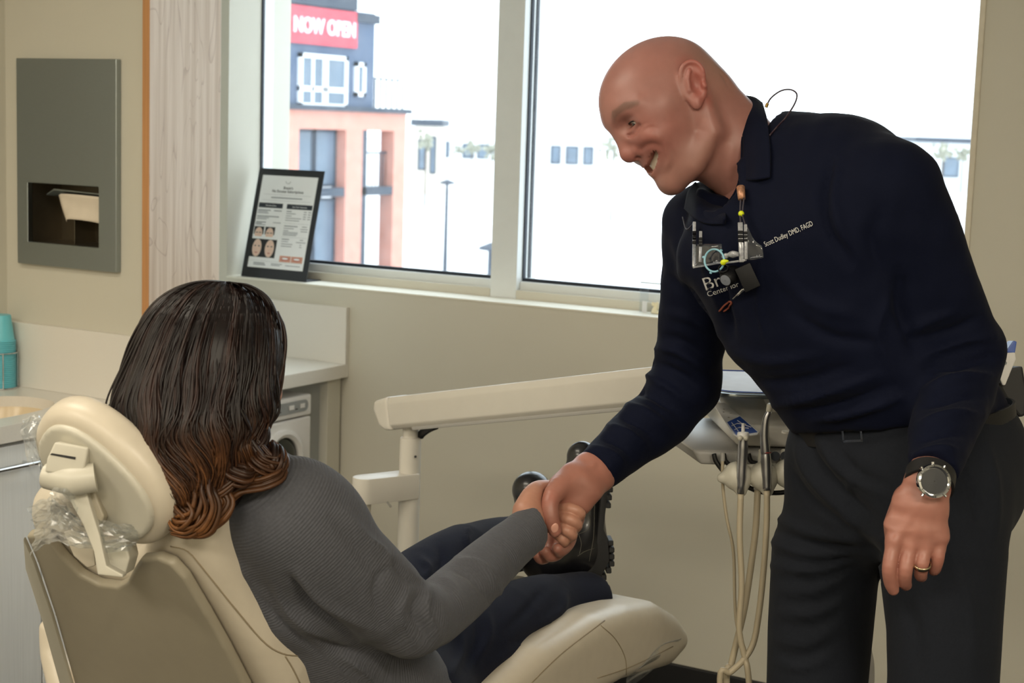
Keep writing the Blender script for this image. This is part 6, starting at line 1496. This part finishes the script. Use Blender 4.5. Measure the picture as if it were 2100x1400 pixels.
for k_ in range(NS):
    s_ = rh.rand(); t0 = int(rh.rand()**3*12); t1 = int(nT-1-rh.rand()**2*12)
    if t1-t0 < 8: continue
    w1, ph, fr = rh.normal()*7, rh.rand()*6.28, .18+.10*rh.rand(); pts = []; dlast = None
    cl_ = .5+.5*math.sin(41*s_+1.6*math.sin(17*s_)); lift = .001+.004*rh.rand()+.009*cl_
    for i in range(t0, t1):
        tt = i/(nT-1); c = LCs[i]*(1-s_)+RCs[i]*s_; a = w1*min(1, (i-t0)/8)*(.4+1.4*tt**2); c = c+A(a*math.sin(fr*i*1.6+ph)+13*max(0, tt-.35)*1.5*math.sin(.62*i+7*s_), 0)
        p, _ = hit(BVH_, c[0], c[1], 0)
        d_ = None if p is None else (p-CAM)@_F
        if d_ is None: d_ = dlast if dlast is not None else 2.08
        dlast = d_ if dlast is None else .6*dlast+.4*d_; pts.append(W(c[0], c[1], dlast-lift))
    P = spline(np.array(pts), len(pts)*2); m_ = len(P); tt = np.linspace(t0/(nT-1), t1/(nT-1), m_)
    r = (.0011+.0016*rh.rand())*np.clip(np.minimum(np.linspace(0, 1, m_)*8, (1-np.linspace(0, 1, m_))*6), .25, 1)
    tone = .45*rh.rand()+.55*(.5+.5*math.sin(53*s_+2.1*math.sin(13*s_)+2)); b0 = dk*(.7+.9*tone)+md*max(0, tone-.55)*1.2
    g2 = np.clip((tt-.62)/.38, 0, 1)**1.5*(.2+.8*rh.rand()); cols = b0[None]*(1-g2[:, None])+(md*1.6*(1-tone)+cr_*tone)[None]*g2[:, None]
    add_strand(P, r, cols)
# curled locks at the ends
LK = [([(520, 840, 2.06), (530, 890, 2.04), (515, 925, 2.03), (530, 950, 2.02), (562, 955, 2.03), (574, 935, 2.04), (556, 905, 2.05)], .014, .35), ([(505, 860, 2.05), (505, 900, 2.03), (535, 935, 2.03), (565, 965, 2.03), (540, 985, 2.02), (490, 1000, 2.02), (455, 1040, 2.02), (430, 1075, 2.03)], .014, .55),
      ([(470, 880, 2.03), (450, 930, 2.01), (465, 965, 2.0), (500, 975, 2.0), (520, 965, 2.01)], .014, .2), ([(440, 900, 2.02), (425, 960, 2.0), (435, 1010, 2.0), (460, 1030, 2.0), (440, 1065, 2.0), (410, 1095, 2.01)], .014, .7), ([(400, 920, 2.01), (395, 980, 1.99), (412, 1020, 1.985), (405, 1060, 1.985), (370, 1075, 1.99), (345, 1060, 1.995)], .016, .9),
      ([(370, 930, 2.01), (360, 990, 2.0), (375, 1030, 1.99), (400, 1055, 1.98), (385, 1085, 1.98), (350, 1090, 1.99)], .015, .8), ([(340, 930, 2.02), (335, 990, 2.01), (350, 1040, 2.0), (380, 1060, 1.99)], .014, .5), ([(480, 900, 2.03), (480, 960, 2.01), (455, 1000, 2.0), (425, 1025, 2.0), (400, 1085, 2.0)], .013, .6),
      ([(540, 800, 2.07), (545, 850, 2.06), (525, 895, 2.05), (505, 930, 2.03)], .012, .15), ([(420, 930, 2.0), (415, 1000, 1.98), (430, 1040, 1.98), (420, 1080, 1.985), (395, 1100, 1.99)], .013, .75), ([(300, 900, 2.03), (310, 960, 2.02), (330, 1010, 2.01), (350, 1060, 2.01)], .014, .3),
      ([(560, 640, 2.09), (572, 700, 2.09), (566, 770, 2.085), (552, 830, 2.07), (530, 880, 2.05)], .010, .12), ([(240, 820, 2.06), (236, 870, 2.06), (250, 930, 2.05)], .010, .1), ([(560, 915, 2.05), (572, 945, 2.03), (560, 972, 2.03), (520, 990, 2.02)], .010, .45)]
for L, rad, br_ in LK:
    C = spline([W(*q) for q in L], 40); T_ = np.gradient(C, axis=0); T_ /= np.linalg.norm(T_, axis=1)[:, None]; u_, v_ = frame_of(T_[0])
    env = rad*np.clip(np.minimum(np.linspace(.6, 4, 40), np.linspace(3.2, .25, 40)), 0, 1)
    for j in range(22):
        a0_ = rh.rand()*6.28; q_ = math.sqrt(rh.rand()); tw = 2.2; P = []; u = u_
        for i in range(40):
            u = u-T_[i]*(u@T_[i]); u /= np.linalg.norm(u); v2 = np.cross(T_[i], u); a = a0_+tw*i/39
            P.append(C[i]+env[i]*q_*(math.cos(a)*u+math.sin(a)*v2))
        tone = rh.rand(); g2 = np.clip(np.linspace(-.25, 1.1, 40), 0, 1)[:, None]*br_*(.5+.7*tone)
        add_strand(np.array(P), (.0018+.0016*rh.rand())*np.clip(np.linspace(4, .3, 40), .3, 1), np.clip((dk*1.2+md*.4*tone)[None]*(1-g2)+cr_[None]*g2, 0, 1), .7)
hb0, hb1, hbz = HWc[2]+.05, HWc[2]-.26, None
tz = np.clip((HWc[2]-.12-hv_[:, 2])/.14, 0, 1)[:, None]
mass_t = dk*.8*(1-tz)+md*.9*tz
SVa = np.array(SV)
allV = np.vstack([hv_, SVa]); allT = np.vstack([mass_t, np.array(ST)])
hair = obj('hair', ([tuple(p) for p in allV], [tuple(int(i) for i in q) for q in hf_]+[tuple(i+len(hv_) for i in q) for q in SFc]), m_hair, WOM, smooth=True, tint=allT)
